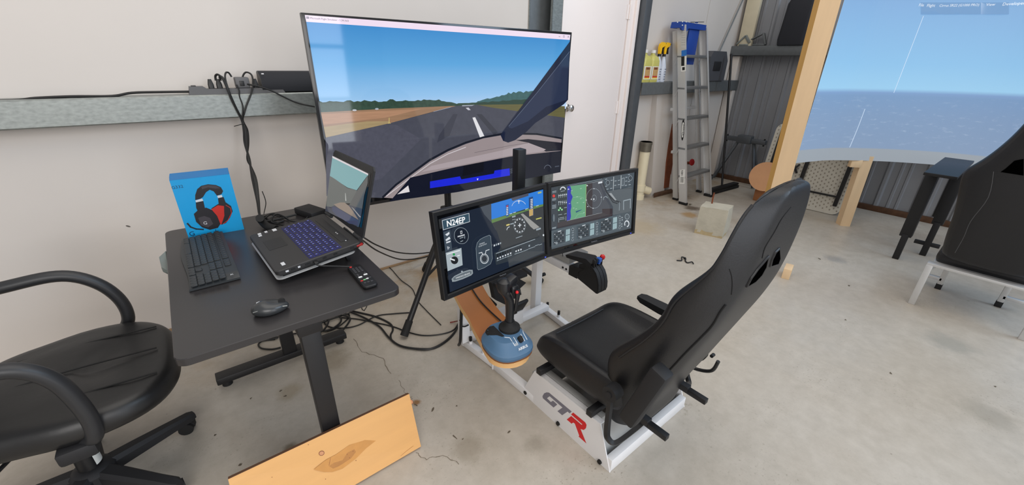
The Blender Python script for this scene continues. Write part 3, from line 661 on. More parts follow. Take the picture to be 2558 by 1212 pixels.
# ================================================================== simulator cockpit: white steel frame
M_paint = mat('white_frame_paint', (226, 225, 226), rough=.35, var=.02, scale=20)
M_greyplate = mat('grey_frame_paint', (158, 158, 156), rough=.4, var=.05, scale=20)
ck = thing('cockpit_frame', (1.262, 1.1, 0), 'white steel simulator cockpit frame with a GTR side panel under the racing seat', 'cockpit frame')
side = [(.592, 0), (1.124, 0), (1.118, .012), (1.042, .186), (.664, .194)]
for name, x in (('side_panel', .991), ('side_panel', 1.527)):
    mb = MB(); mb.prism([(x, y, z) for y, z in side], (.005, 0, 0))
    inn = .006 if x < 1.2 else -.022
    mb.prism([(x+inn, 1.042, .186), (x+inn, .664, .194), (x+inn, .664, .189), (x+inn, 1.042, .181)], (.020, 0, 0))
    o = mb.build(name, M_paint, ck)
    if x < 1.2:
        lf_ = frame((.991, 0, 0), (0, -1, 0), (0, 0, 1)); Z = zc(1340, 970, 4.95); A = Art(lf_, Z, off=.0004, step=.00008)
        g = mat('grey_lettering', (118, 116, 128), rough=.4, var=.02); r = mat('red_lettering', (212, 12, 22), rough=.4, var=.02)
        A.poly([(155, 55), (437, 290), (410, 312), (385, 290), (318, 335), (260, 285), (322, 240), (163, 100), (130, 125), (178, 172), (205, 155), (258, 203), (212, 240), (80, 125), (75, 100), (95, 65), (125, 52)], g)
        A.poly([(455, 302), (605, 425), (620, 455), (612, 495), (585, 518), (545, 505), (618, 685), (520, 597), (530, 590), (475, 440), (455, 425), (435, 440), (375, 388), (430, 345), (560, 455), (567, 447), (428, 325)], r)
        A.build('lettering', o)
for (y, z) in ((1.093, .022), (.875, .014), (.642, .012)):
    MB().cyl((.984, y, z), (.9915, y, z), .009, .010, n=14).build('bolt', M_steelbolt, ck)
mb = MB(); mb.box((1.26, .607, .030), (.53, .030, .060), .003); mb.build('rear_rail', M_paint, ck)
mb = MB(); mb.prism([(1.0, .63, .01), (1.0, .70, .17), (1.0, .704, .17), (1.0, .634, .01)], (.526, 0, 0)); mb.build('rear_plate', M_greyplate, ck)
mb = MB(); mb.box((1.262, 1.06, .09), (.526, .006, .15)); mb.build('front_plate', M_greyplate, ck)
for x in (1.035, 1.49): MB().box((x, .86, .165), (.03, .36, .055), .003).build('seat_support', M_greyplate, ck)
for y in (1.005, .715): MB().box((1.262, y, .212), (.565, .028, .028), .002).build('seat_crossbar', M_blksteel, ck)
# floor rails (telescoping) with clamp bolts
for x, s in ((.975, 'l'), (1.532, 'r')):
    k = 1 if s == 'l' else -1; o_ = 1.012 if s == 'l' else 1.512
    MB().bar((o_, 1.02, .021), (o_-.016*k, 1.345, .021), .040, .042, .003).build('rail_sleeve', M_paint, ck)
    MB().bar((o_-.016*k, 1.33, .0205), (o_-.044*k, 1.62, .0205), .035, .037, .003).build('floor_rail', M_paint, ck)
    MB().bar((o_-.016*k, 1.335, .0215), (o_-.017*k, 1.347, .0215), .046, .047, .003).build('rail_collar', M_paint, ck)
    for y in (1.30, 1.43, 1.54):
        x = o_-.016*k-(y-1.33)*.097*k
        b = MB(); b.use(M_paint).cyl((x, y, .038), (x, y, .056), .010, n=10); b.use(M_steelbolt).cyl((x, y, .056), (x, y, .080), .0085, n=10); b.build('clamp_bolt', None, ck)
MB().box((1.253, 1.605, .023), (.60, .042, .046), .003).build('front_crossbar', M_paint, ck)
MB().box((1.253, 1.50, .09), (.50, .042, .034), .003).build('pedal_bar', M_paint, ck)
for x in (.957, 1.478):
    MB().box((x, 1.575, .31), (.048, .046, .53), .003).build('post', M_paint, ck)
    MB().cyl((x+.03, 1.56, .28), (x+.05, 1.56, .28), .011, n=10).build('post_knob', M_steelbolt, ck)
MB().box((1.218, 1.575, .575), (.55, .05, .04), .003).build('top_crossbar', M_paint, ck)
# arm for the throttle
arm = MB(); arm.box((1.478, 1.42, .441), (.052, .26, .042), .003); arm.build('throttle_arm', M_paint, ck)
for y in (1.345, 1.32): MB().cyl((1.449, y, .438), (1.452, y, .438), .006, n=10).build('bolt', M_steelbolt, ck)
# monitor upright and arms (black)
MB().box((1.255, 1.50, .83), (.05, .045, .48), .004).build('monitor_post', M_blksteel, ck)
MB().box((1.255, 1.43, .775), (.16, .10, .07), .006).build('monitor_bracket', M_blksteel, ck)
for a, b in (((1.2, 1.40, .775), (.965, 1.335, .775)), ((1.31, 1.40, .765), (1.565, 1.345, .76))): MB().bar(a, b, .03, .06, .003).build('monitor_arm', M_blksteel, ck)
for fr in (lf, rf): MB().box(fr[0]-fr[3]*.071, (.12, .12, .012), .004, fr_mat(fr)).build('mounting_plate', M_blksteel, ck)
# black wheel plate under the left monitor
wp = MB(); wp.prism([(1.02, 1.40, .46), (1.17, 1.40, .47), (1.19, 1.40, .43), (1.24, 1.40, .39), (1.20, 1.40, .37), (1.21, 1.40, .33), (1.10, 1.40, .31), (1.04, 1.40, .36)], (0, .035, 0)); wp.box((1.13, 1.47, .45), (.20, .18, .02), .003)
wp.box((1.13, 1.54, .51), (.08, .06, .14), .004); wp.build('wheel_plate', M_blackm, ck)
for (x, z) in ((1.075, .43), (1.10, .395)): MB().cyl((x, 1.395, z), (x, 1.401, z), .007, n=10).build('bolt', M_steelbolt, ck)

# small things on the frame
ps = thing('power_strip', (1.02, 1.50, .25), 'white socket strip on the cockpit frame beside the wooden arm', 'power strip')
Rp = Matrix.Rotation(radians(-38), 3, 'Y')
MB().box((1.03, 1.52, .33), (.05, .09, .20), .006, Rp).build('body', M_blackm, ps)
f = MB(); f.box((1.013, 1.518, .343), (.022, .06, .16), .004, Rp); f.build('face', M_white, ps)
for k in (-.05, 0, .05):
    c = Vector((1.0, 1.512, .352))+Rp @ Vector((0, 0, k)); h = MB()
    for dy in (-.010, .010): h.box(c+Vector((0, dy, 0)), (.010, .003, .012), 0, Rp)
    h.build('socket', M_black, ps)
pd = thing('pedal_unit', (1.19, 1.50, .107), 'white box with black pedal on the low bar behind the joystick', 'pedals')
MB().box((1.20, 1.485, .152), (.12, .10, .09), .006).build('housing', M_paint, pd)
p = MB(); p.box((1.215, 1.43, .235), (.10, .02, .10), .008, Matrix.Rotation(radians(30), 3, 'X')); p.build('pedal', M_blackm, pd); MB().box((1.2, 1.46, .205), (.03, .05, .03), .003).build('pedal_arm', M_blksteel, pd)

# ================================================================== racing seat
M_void = mat('dark_opening', (2, 2, 2), rough=1, spec=0)
seat = thing('racing_seat', (1.262, .85, .226), 'black leather racing seat with high wing back bolted on the white frame', 'chair')
XC = 1.262
def cushion_sec(y, hw, zt, zb, bol):
    P = [(-.62, zb), (-.9, zb+.01), (-1, zb+.05), (-1, zt-.035+bol*.55), (-.93, zt+bol), (-.80, zt+bol*.9), (-.64, zt+.004), (-.3, zt+.004), (0, zt+.002)]
    P = P+[(-x, z) for x, z in P[-2::-1]]
    return [(XC+hw*x, y, z) for x, z in P]
mb = MB(); mb.loft([cushion_sec(1.085, .20, .300, .262, 0), cushion_sec(1.075, .245, .328, .250, .004), cushion_sec(1.03, .262, .342, .240, .030), cushion_sec(.95, .264, .332, .235, .062), cushion_sec(.85, .264, .322, .232, .078), cushion_sec(.75, .264, .318, .232, .080), cushion_sec(.66, .262, .326, .235, .075), cushion_sec(.60, .25, .340, .245, .05)])
mb.build('cushion', M_leather, seat, sub=2)
# stitching lines across the cushion
for y, zt in ((1.03, .3485), (.72, .3275)):
    MB().tube([(XC-.16, y, zt), (XC, y-.004, zt+.0005), (XC+.16, y, zt)], .0022, n=6).build('cushion_seam', M_leather, seat)
edge = [  # z, rear edge Y, front edge Y, half width
    (.150, .590, .660, .185), (.170, .578, .668, .215), (.215, .572, .675, .225), (.262, .562, .680, .228), (.31, .550, .690, .232), (.40, .516, .715, .252), (.47, .490, .690, .256), (.54, .466, .640, .260), (.60, .444, .595, .262), (.68, .416, .545, .266), (.74, .394, .518, .268), (.80, .376, .508, .266), (.85, .363, .482, .256),
    (.90, .354, .448, .244), (.95, .347, .418, .234), (1.0, .342, .402, .226), (1.05, .338, .394, .214), (1.10, .336, .386, .194), (1.14, .335, .374, .160), (1.165, .338, .358, .100)]
spine = [(z, r+.050, w, .052, f-(r+.050)+.004, min(.022, f-r-.030)) for z, r, f, w in edge]
def back_sec(i):
    z, Y, w, b, f, c = spine[i]; z0, Y0 = spine[max(i-1, 0)][:2]; z1, Y1 = spine[min(i+1, len(spine)-1)][:2]
    t = Vector((0, Y1-Y0, z1-z0)).normalized(); n = Vector((0, t.z, -t.y))   # n points to the front (+Y, up)
    P = [(0, -b), (-.34, -b), (-.56, -b*.96), (-.66, -b*.80), (-.86, -b*.25), (-.97, f*.25), (-1, f*.72), (-.95, f*.98), (-.84, f), (-.70, c+.6*(f-c)), (-.50, c), (0, c)]
    P = P+[(-x, q) for x, q in P[-2:0:-1]]
    return [Vector((XC+w*x, Y, z))+n*q for x, q in P]
mb = MB(); mb.loft([back_sec(i) for i in range(len(spine))]); back = mb.build('backrest', M_leather, seat, sub=2)
def back_pt(t, x, q):
    i = int(min(t, len(spine)-1.001)); u = t-i
    z, Y, w, b, f, c = [spine[i][k]*(1-u)+spine[i+1][k]*u for k in range(6)]
    d = Vector((0, spine[i+1][1]-spine[i][1], spine[i+1][0]-spine[i][0])).normalized(); n = Vector((0, d.z, -d.y))
    return Vector((XC+w*x, Y, z))+n*(b*q if q < 0 else f*q)
# piping along the front edge of both wings
for s in (-1, 1):
    MB().tube([back_pt(6.2+k*.5, s*.99, .74) for k in range(24)], .0042, n=6, sub=3).build('piping', M_leather, back)
# seams and harness openings, lying on the shell
sb = Surf(back)
M_groove = mat('leather_groove', (10, 10, 11), rough=.8)
Z = zc(1600, 440, 2.635)
for pts, r in (([(560, 846), (520, 900), (470, 985), (400, 1060), (300, 1160), (230, 1235), (160, 1310), (100, 1370)], .0035), ([(585, 612), (600, 660), (604, 720), (598, 780)], .0012), ([(990, 205), (930, 280), (880, 370), (820, 470), (800, 540)], .0012)):
    MB().tube([sb.at(*Z(*p), .0005) for p in pts], r, n=6, sub=4).build('seam', M_groove, back)
for pts in ([(706, 718), (730, 670), (770, 612), (832, 538), (818, 600), (790, 650), (750, 692)], [(856, 588), (866, 546), (886, 504), (908, 482), (912, 540), (900, 574)]):
    D = []
    for a, b in zip(pts, pts[1:]+pts[:1]): D += [(a[0]+(b[0]-a[0])*k/3, a[1]+(b[1]-a[1])*k/3) for k in range(3)]
    cx_ = sum(p[0] for p in D)/len(D); cy_ = sum(p[1] for p in D)/len(D)
    R_ = [[sb.at(*Z(cx_+(p[0]-cx_)*k, cy_+(p[1]-cy_)*k), .004) for p in D] for k in (1, .6, .25, .02)]
    m = MB(); m.use(M_void).loft(R_, cap=False); hole = m.build('harness_opening', None, back)
    rim = [sb.at(*Z(cx_+(p[0]-cx_)*1.12, cy_+(p[1]-cy_)*1.08), .0) for p in D]; MB().tube(rim+rim[:2], .0045, n=8, sub=2).build('opening_rim', M_leather, back)
# slide rails, recliner, armrests
for x in (1.10, 1.375):
    m = MB(); m.box((x, .76, .242), (.030, .46, .028), .003); m.box((x, .51, .236), (.024, .11, .022), .002); m.build('slide_rail', M_blksteel, seat)
    MB().cyl((x, .62, .21), (x, .62, .23), .008, n=10).build('rail_bolt', M_steelbolt, seat)
for s, x in ((-1, .985), (1, 1.539)):
    m = MB(); m.tube([(x, .635, .37), (x, .632, .30), (x, .628, .20), (x, .618, .165), (x-s*.02, .595, .150), (x-s*.09, .57, .19), (x-s*.13, .56, .215)], .012, n=4, sub=5); m.build('armrest_bracket', M_blksteel, seat)
    m = MB(); m.cyl((x-.022, .628, .385), (x+.022, .628, .385), .030, n=18).cyl((x-.026, .628, .385), (x+.026, .628, .385), .012, n=12); m.build('armrest_pivot', M_blackm, seat)
# left armrest folded up along the back, right one lowered
m = MB(); m.bar((.975, .545, .33), (.975, .462, .605), .055, .060, .012, up=(0, 1, .3)); m.build('armrest', M_blackm, seat)
m = MB(); m.loft([[(x, y, z) for x, z in sec] for y, sec in ((.66, [(1.525, .405), (1.572, .405), (1.572, .435), (1.525, .435)]), (.80, [(1.52, .405), (1.578, .405), (1.578, .438), (1.52, .438)]), (.90, [(1.522, .412), (1.576, .412), (1.574, .438), (1.524, .438)]), (.925, [(1.53, .42), (1.568, .42), (1.566, .435), (1.532, .435)]))]); m.build('armrest', M_blackm, seat)
m = MB(); m.cyl((1.555, .625, .30), (1.575, .625, .30), .06, n=20); m.build('recliner_cover', M_blackm, seat)
m = MB(); m.cyl((1.57, .55, .30), (1.59, .55, .30), .008, n=8).tube([(1.56, .66, .20), (1.58, .60, .19), (1.585, .54, .22), (1.575, .52, .29)], .008, n=8); m.build('recliner_lever', M_blksteel, seat)

# ================================================================== wooden arm and joystick
M_arm = mat('varnished_plywood_top', (160, 98, 46), rough=.38, var=.10, scale=16, stretch=(1, .15, 1))
M_ply = mat('plywood_edge', (222, 176, 118), rough=.6, var=.10, scale=40, stretch=(.2, .2, 4))
wa = thing('wooden_arm', (.885, 1.5, .41), 'curved brown plywood arm carrying the blue joystick', 'plywood arm')
cl = [(.925, 1.62, .505), (.905, 1.50, .492), (.893, 1.42, .472), (.878, 1.34, .448), (.866, 1.26, .432), (.85, 1.18, .424), (.832, 1.10, .422), (.818, 1.04, .422)]
def arm_outline():
    Lp = []; Rp_ = []
    for i, p in enumerate(cl):
        hw = [.072, .074, .075, .075, .074, .076, .080, .084][i]; Lp.append((p[0]-hw, p[1]+.02*(i > 4), p[2])); Rp_.append((p[0]+hw, p[1]-.02*(i > 4), p[2]))
    end = [(.811+.088*cos(a), 1.012+.088*sin(a), .422) for a in [radians(v) for v in range(180, 361, 15)]]
    return Lp, Rp_, end
Lp, Rp_, end = arm_outline()
top = MB(); bot = -.028; top.use(M_arm)
Ls = spline([Vector(p) for p in Lp], 3); Rs = spline([Vector(p) for p in Rp_], 3)
e = [Vector(p) for p in end]
# strip faces along the arm then a fan at the round end
for i in range(len(Ls)-1): top.poly([Ls[i], Ls[i+1], Rs[i+1], Rs[i]])
top.poly([Ls[-1]]+e+[Rs[-1]])
loop = Ls+e+Rs[::-1]; dn = Vector((0, 0, bot)); top.use(M_ply)
for a, b in zip(loop, loop[1:]+loop[:1]): top.poly([a, b, b+dn, a+dn])
for i in range(len(Ls)-1): top.poly([Rs[i]+dn, Rs[i+1]+dn, Ls[i+1]+dn, Ls[i]+dn])
top.poly([p+dn for p in ([Rs[-1]]+e[::-1]+[Ls[-1]])])
bmesh.ops.remove_doubles(top.bm, verts=top.bm.verts[:], dist=.0001)
top.build('board', None, wa, angle=30)
MB().bar((.957, 1.56, .39), (.957, 1.56, .47), .05, .05, .004).build('spacer', M_ply, wa)

js = thing('joystick', (.815, 1.02, .423), 'blue flight joystick with black grip and white AIRBUS lettering on the wooden arm', 'joystick')
M_blue = mat('joystick_blue', (74, 108, 140), rough=.45, var=.05, scale=30)
def sq(c, rx, ry, z, n=28, p=2.6):
    out = []
    for k in range(n):
        a = 2*pi*k/n; ca, sa = cos(a), sin(a); out.append((c[0]+rx*math.copysign(abs(ca)**(2/p), ca), c[1]+ry*math.copysign(abs(sa)**(2/p), sa), z))
    return out
RJ = Matrix.Translation((.812, 1.018, 0)) @ Matrix.Rotation(radians(-8), 4, 'Z')
m = MB(); m.loft([sq((0, 0), .080, .090, .424), sq((0, 0), .088, .098, .428), sq((0, 0), .092, .102, .440), sq((0, 0), .091, .101, .450), sq((0, .002), .085, .095, .455), sq((0, .006), .078, .086, .468), sq((0, .014), .064, .070, .484), sq((0, .02), .046, .046, .488)]); m.xform(RJ); base_ = m.build('base', M_blue, js, angle=24)
m = MB(); m.loft([sq((0, 0), .086, .096, .4225), sq((0, 0), .090, .100, .4235), sq((0, 0), .087, .097, .430)]); m.xform(RJ); m.build('base_foot', mat('brown_felt', (120, 72, 34), rough=.9), js)
m = MB(); m.lathe([(.040, .478), (.043, .490), (.042, .498), (.033, .503), (.026, .508), (.022, .516), (.020, .524)], (.838, 1.036, 0), n=24); m.build('gaiter', M_rubber, js)
# dark panels, white lines and lettering lying on the shaped top
jb = Surf(base_); Z = zc(1120, 640, 4.329)
def deck(pts, name, m, h=.002):
    c0 = (sum(p[0] for p in pts)/len(pts), sum(p[1] for p in pts)/len(pts)); q = MB(); D = []
    for a, b in zip(pts, list(pts[1:])+[pts[0]]): D += [(a[0]+(b[0]-a[0])*k/3, a[1]+(b[1]-a[1])*k/3) for k in range(3)]
    R_ = [[jb.at(*Z(c0[0]+(p[0]-c0[0])*k, c0[1]+(p[1]-c0[1])*k), o_) for p in D] for k, o_ in ((1, -.001), (.98, h), (.6, h), (.25, h), (.02, h))]
    q.loft(R_, cap=False); return q.build(name, m, js, fixn=True)
deck([(362, 778), (490, 756), (606, 868), (584, 874), (528, 856), (420, 858)], 'dark_panel', M_rubber)
deck([(742, 655), (800, 700), (806, 776), (782, 770), (752, 735)], 'dark_panel', M_rubber)
deck([(716, 946), (752, 940), (758, 962), (722, 976)], 'label_patch', mat('print_grey', (150, 160, 170), rough=.4), .0004)
M_wl = mat('white_print', (226, 230, 234), rough=.4)
for a, b in (((606, 878), (664, 884)), ((664, 884), (722, 974)), ((704, 876), (746, 946)), ((782, 842), (826, 920)), ((804, 786), (808, 826)), ((808, 826), (852, 906))):
    a = Vector((*a, 0)); b = Vector((*b, 0)); t = (b-a).normalized(); k = Vector((-t.y, t.x, 0))*3
    deck([(a-k)[:2], (b-k)[:2], (b+k)[:2], (a+k)[:2]], 'white_line', M_wl, .0005)
q0 = jb.at(*Z(775, 905), 0); nq = jb.nrm.copy(); tx = RJ.to_3x3() @ Vector((1, 0, 0)); tx = (tx-nq*tx.dot(nq)).normalized(); ty = nq.cross(tx)
m = MB(); m.box((0, 0, 0), (.018, .026, .022), .007); m.xform(Matrix.Translation(q0+nq*.004) @ Matrix((tx, ty, nq)).transposed().to_4x4()); m.build('throttle_lever', M_rubber, js)
q0 = jb.at(*Z(815, 1000), 0); nq = jb.nrm.copy(); A = Art(frame(q0, jb.at(*Z(862, 978))-jb.at(*Z(768, 1018)), nq.cross(jb.at(*Z(862, 978))-jb.at(*Z(768, 1018)))), Z, off=.003); A.text('AIRBUS', (764, 1026), (862, 978), M_wl, 1.0, .02); A.build('lettering', js)
# grip
M_grip = mat('grip_black', (28, 29, 32), rough=.32, var=.1, scale=60)
def ell(c, rx, ry, n=16, T=None):
    pts = [Vector((rx*cos(2*pi*k/n), ry*sin(2*pi*k/n), 0)) for k in range(n)]
    if T is not None: pts = [T @ p for p in pts]
    return [p+Vector(c) for p in pts]
tl = Matrix.Rotation(radians(-24), 3, 'Y')
m = MB(); m.loft([ell((.838, 1.036, .500), .018, .020), ell((.838, 1.036, .53), .0155, .018), ell((.838, 1.035, .57), .0155, .019), ell((.837, 1.035, .60), .016, .020), ell((.834, 1.036, .622), .0165, .022), ell((.826, 1.040, .642), .018, .024), ell((.816, 1.044, .658), .021, .027), ell((.812, 1.046, .680), .024, .029), ell((.814, 1.046, .702), .022, .026), ell((.818, 1.046, .712), .010, .012)]); m.build('grip', M_grip, js)
m = MB(); m.loft([ell((.850, 1.018, .575), .005, .005), ell((.853, 1.016, .60), .007, .006), ell((.856, 1.014, .63), .009, .008), ell((.856, 1.012, .655), .011, .010), ell((.854, 1.013, .668), .008, .008)]); m.build('trigger', M_grip, js)
m = MB(); m.box((.838, 1.046, .692), (.07, .045, .032), .010, tl); m.box((.850, 1.035, .668), (.035, .04, .03), .009); m.build('grip_head', M_grip, js)
m = MB(); m.lathe([(0, -.003), (.006, -.003), (.0065, .002), (.005, .006), (.002, .0075), (0, .0078)], (.846, 1.005, .664), axis=(-.5, -.8, .4), n=14); m.build('red_button', mat('red_plastic', (206, 22, 30), rough=.3), js)
m = MB(); m.lathe([(0, 0), (.007, 0), (.007, .005), (.004, .007), (0, .007)], (.812, 1.018, .662), axis=(-.4, -.85, .3), n=12); m.build('hat_switch', M_rubber, js)
m = MB(); m.tube([(.862, 1.105, .470), (.885, 1.13, .430), (.89, 1.16, .431), (.893, 1.25, .437), (.895, 1.33, .452), (.905, 1.42, .480), (.915, 1.50, .500), (.93, 1.58, .511)], .0032, n=8); m.build('cable', M_cable, js)

# ================================================================== throttle quadrant
tq = thing('throttle_quadrant', (1.49, 1.25, .41), 'black throttle quadrant with blue and red lever knobs under the right monitor', 'throttle')
cyz = [(1.235, .418), (1.102, .388), (1.096, .410), (1.098, .440), (1.107, .470), (1.122, .497), (1.142, .515), (1.165, .525), (1.20, .523), (1.235, .50)]
xs = [1.452, 1.476, 1.500, 1.524]
for i in range(3):
    m = MB(); m.prism([(xs[i]+.0015, y, z) for y, z in cyz], (.021, 0, 0)); m.build('body_segment', M_blackm, tq)
m = MB(); m.prism([(1.4525, y+.006*(y < 1.2), z-.006*(z > .43)) for y, z in cyz], (.071, 0, 0)); m.build('core', M_black, tq)
m = MB(); m.prism([(1.450, 1.30, .468), (1.450, 1.30, .415), (1.450, 1.24, .415), (1.450, 1.235, .455), (1.450, 1.20, .49)], (.074, 0, 0)); m.build('clamp', M_black, tq)
m = MB(); m.prism([(1.452, 1.335, .516), (1.452, 1.325, .505), (1.452, 1.20, .518), (1.452, 1.16, .507), (1.452, 1.158, .534), (1.452, 1.195, .548), (1.452, 1.32, .524)], (.074, 0, 0)); m.build('hand_rest', M_blackm, tq)
bx_ = MB(); bx_.box((1.532, 1.385, .486), (.15, .15, .034), .004); bx_.box((1.50, 1.385, .505), (.10, .11, .008), .003); bx_.build('mounting_box', M_greyplate, tq)
for i, (x, y, z, c) in enumerate(((1.462, 1.148, .548, M_blackm), (1.478, 1.150, .550, M_blackm), (1.500, 1.150, .548, mat('blue_plastic', (40, 92, 180), rough=.35)), (1.522, 1.150, .552, mat('red_plastic', (206, 22, 30), rough=.3)))):
    lv = MB().box((x, y, z-.018), (.008, .010, .045), .002).build('lever', M_black, tq)
    m = MB()
    if i < 2: m.box((x, y, z), (.014, .018, .026), .006)
    elif i == 2: m.box((x, y, z), (.022, .026, .022), .004); m.box((x, y, z-.016), (.016, .016, .014), .003)
    else: m.lathe([(0, -.010), (.010, -.010), (.0145, -.003), (.0145, .004), (.010, .010), (0, .011)], (x+.004, y, z+.003), axis=(1, -.2, .2), n=8)
    m.build('knob', c, lv, smooth=(i < 2))
for x in (1.464, 1.488, 1.512): MB().cyl((x, 1.1035, .398), (x, 1.0975, .399), .0035, n=8).build('screw', M_steelbolt, tq)
# ================================================================== sit-stand desk
M_desk = mat('black_laminate', (46, 44, 45), rough=.30, var=.05, scale=18, stretch=(1, 4, 1))
dk = thing('standing_desk', (.163, 1.75, 0), 'black sit-stand desk on T-shaped steel legs against the white wall', 'desk')
def rrect(x0, x1, y0, y1, r, z, n=5):
    P = []
    for cx, cy, a0 in ((x1-r, y1-r, 0), (x0+r, y1-r, 90), (x0+r, y0+r, 180), (x1-r, y0+r, 270)):
        for k in range(n+1): a = radians(a0+90*k/n); P.append((cx+r*cos(a), cy+r*sin(a), z))
    return P
D0, D1, DY0, DY1, DZ = -.150, .480, 1.195, 2.30, .72
m = MB(); m.loft([rrect(D0+.003, D1-.003, DY0+.003, DY1-.003, .028, DZ-.025), rrect(D0, D1, DY0, DY1, .03, DZ-.022), rrect(D0, D1, DY0, DY1, .03, DZ-.002), rrect(D0+.002, D1-.002, DY0+.002, DY1-.002, .028, DZ)]); m.build('desktop', M_desk, dk)
for y in (1.292, 2.035):
    c = MB(); c.box((.185, y, .36), (.062, .052, .62), .005); c.build('leg_column', M_blksteel, dk)
    MB().box((.185, y, .655), (.076, .066, .07), .004).build('leg_sleeve', M_blksteel, dk)
    MB().box((.163, y, .045), (.60, .065, .034), .004).build('foot', M_blksteel, dk)
    for x in (-.10, .43): MB().cyl((x, y, 0), (x, y, .03), .022, .018, n=16).build('levelling_pad', M_rubber, dk)
    MB().box((.165, y, .684), (.46, .05, .02), .003).build('top_bracket', M_blksteel, dk)
for x in (.12, .235): MB().box((x, 1.665, .668), (.03, .70, .03), .003).build('beam', M_blksteel, dk)
m = MB(); m.prism([(D0-.002, 2.045, .72), (D0-.022, 1.995, .715), (D0-.022, 1.93, .70), (D0-.002, 1.90, .69), (D0-.002, 1.90, .70)], (.0, 0, -.02)); m.prism([(D0-.001, 2.05, .718), (D0-.024, 2.0, .716), (D0-.022, 1.925, .695), (D0-.001, 1.90, .692)], (.002, 0, -.016)); m.build('edge_hook', mat('grey_hook', (110, 118, 116), rough=.5), dk)

# ---- headset carton
hb = thing('headset_box', (.03, 2.17, DZ), 'bright blue headset carton reading G332 standing on the desk by the wall', 'box')
hy = math.atan2(-.013, .205); hf = frame((-.07, 2.138, DZ), (cos(hy), sin(hy), 0), (0, -.04, 1))
M_cy = mat('carton_cyan', (8, 150, 210), rough=.4, var=.03, scale=20); M_cyd = mat('carton_blue_edge', (20, 112, 176), rough=.4, var=.03)
Hh, Hw, Hd = .262, .206, .085
q = lambda x, y, z: hf[0]+hf[1]*x+hf[2]*y+hf[3]*z
m = MB(); m.use(M_cy).prism([q(0, 0, 0), q(Hw, 0, 0), q(Hw, Hh, 0), q(0, Hh, 0)], hf[3]*-Hd); m.use(M_cyd); m.prism([q(0, Hh, .0004), q(Hw, Hh, .0004), q(Hw, Hh+.006, -.03), q(Hw, Hh+.006, -Hd), q(0, Hh+.006, -Hd), q(0, Hh+.006, -.03)], hf[2]*.001); m.build('carton', None, hb)
A = Art(hf, zc(0, 0, 2.02), off=.0004, step=.00006)
hbk = mat('print_black', (30, 28, 34), rough=.4); hbg = mat('print_dark_grey', (62, 58, 64), rough=.4); hbr = mat('print_red', (190, 44, 36), rough=.4); hbs = mat('print_silver', (206, 208, 212), rough=.4); hbn = mat('print_navy', (14, 44, 80), rough=.4)
A.text('G332', (868, 955), (926, 947), hbn)
A.poly([(985, 1010), (985, 985), (995, 955), (1015, 938), (1050, 930), (1090, 934), (1115, 945), (1126, 965), (1118, 980), (1095, 988), (1078, 966), (1058, 958), (1040, 970), (1024, 995), (1010, 1004)], hbk)
A.poly([(1015, 942), (1050, 934), (1090, 938), (1112, 950), (1085, 952), (1050, 946), (1020, 956)], hbg)
A.poly([(986, 1012), (1020, 1002), (1026, 1014), (990, 1022)], hbs).poly([(1096, 988), (1120, 984), (1122, 996), (1100, 1000)], hbs)
A.poly([(988, 1022), (1026, 1014), (1034, 1050), (1000, 1070), (990, 1050)], hbk).poly([(1100, 1000), (1128, 994), (1140, 1026), (1104, 1034)], hbk)
A.poly([(1066, 1052), (1100, 1030), (1140, 1022), (1166, 1040), (1174, 1066), (1160, 1100), (1140, 1126), (1118, 1134), (1100, 1100)], hbk)
A.poly([(1066, 1056), (1100, 1036), (1130, 1040), (1132, 1090), (1118, 1132), (1110, 1134), (1096, 1090)], hbr).line([(1140, 1036), (1164, 1050), (1168, 1076), (1150, 1112), (1126, 1130)], .0024, hbr)
A.poly([(978, 1080), (1000, 1060), (1040, 1048), (1070, 1060), (1096, 1090), (1112, 1130), (1100, 1150), (1060, 1160), (1020, 1148), (990, 1120)], hbk)
A.poly([(1000, 1100), (1030, 1090), (1060, 1100), (1076, 1130), (1050, 1148), (1014, 1136)], hbg)
A.text('G', (1028, 1134), (1046, 1132), hbs)
A.line([(1026, 1158), (990, 1156), (962, 1146), (946, 1128)], .006, hbk).line([(1088, 1158), (1092, 1178)], .002, hbn)
A.text('G', (958, 1192), (984, 1188), hbn, 1.0)
A.build('printed_picture', hb)

# ---- keyboard (long side towards the wall, keys facing the chair)
kb = thing('keyboard', (-.024, 1.85, DZ), 'black full-size wireless keyboard on the desk in front of the blue carton', 'keyboard')
M_kb = mat('keyboard_black', (40, 44, 47), rough=.5, var=.06, scale=80); M_key = mat('keycap_black', (34, 38, 41), rough=.45, var=.06, scale=90)
ky0, ky1, kx0, kx1 = 1.592, 2.110, -.100, .052
def kbsec(y):
    wv = .006*sin((y-ky0)/(ky1-ky0)*2*pi*1.0+.6); x0 = kx0+wv
    return [(x0, y, DZ+.002), (x0+.002, y, DZ+.010), (x0+.010, y, DZ+.015), (kx0+.02, y, DZ+.0165), (kx1-.008, y, DZ+.024), (kx1, y, DZ+.022), (kx1, y, DZ+.003)]
m = MB(); m.loft([[(x, y+.004*(1 if i == 0 else -1), min(z, DZ+.010)) for x, y, z in kbsec(yy)] if i in (0, 24) else kbsec(yy) for i, yy in [(i, ky0+(ky1-ky0)*i/24) for i in range(25)]]); m.build('body', M_kb, kb)
kme = MB().box((0, 0, 0), (.0190, .0206, .0055), .0014, seg=1); kproto = None
def put_key(x, y, sx=1, sy=1):
    global kproto
    z = DZ+.0165+(x-(kx0+.02))/(kx1-.008-kx0-.02)*.0075+.0018
    if kproto is None:
        o = kme.build('key', M_key, kb); kproto = o
    else:
        o = kproto.copy(); COL.objects.link(o); o.parent = kb
    o.location = Vector((x, y, z))-Vector((-.024, 1.85, DZ))-(Vector() if o is not kproto else Vector())
    o.scale = (sx, sy, 1); o.rotation_euler = (0, -.06, 0)
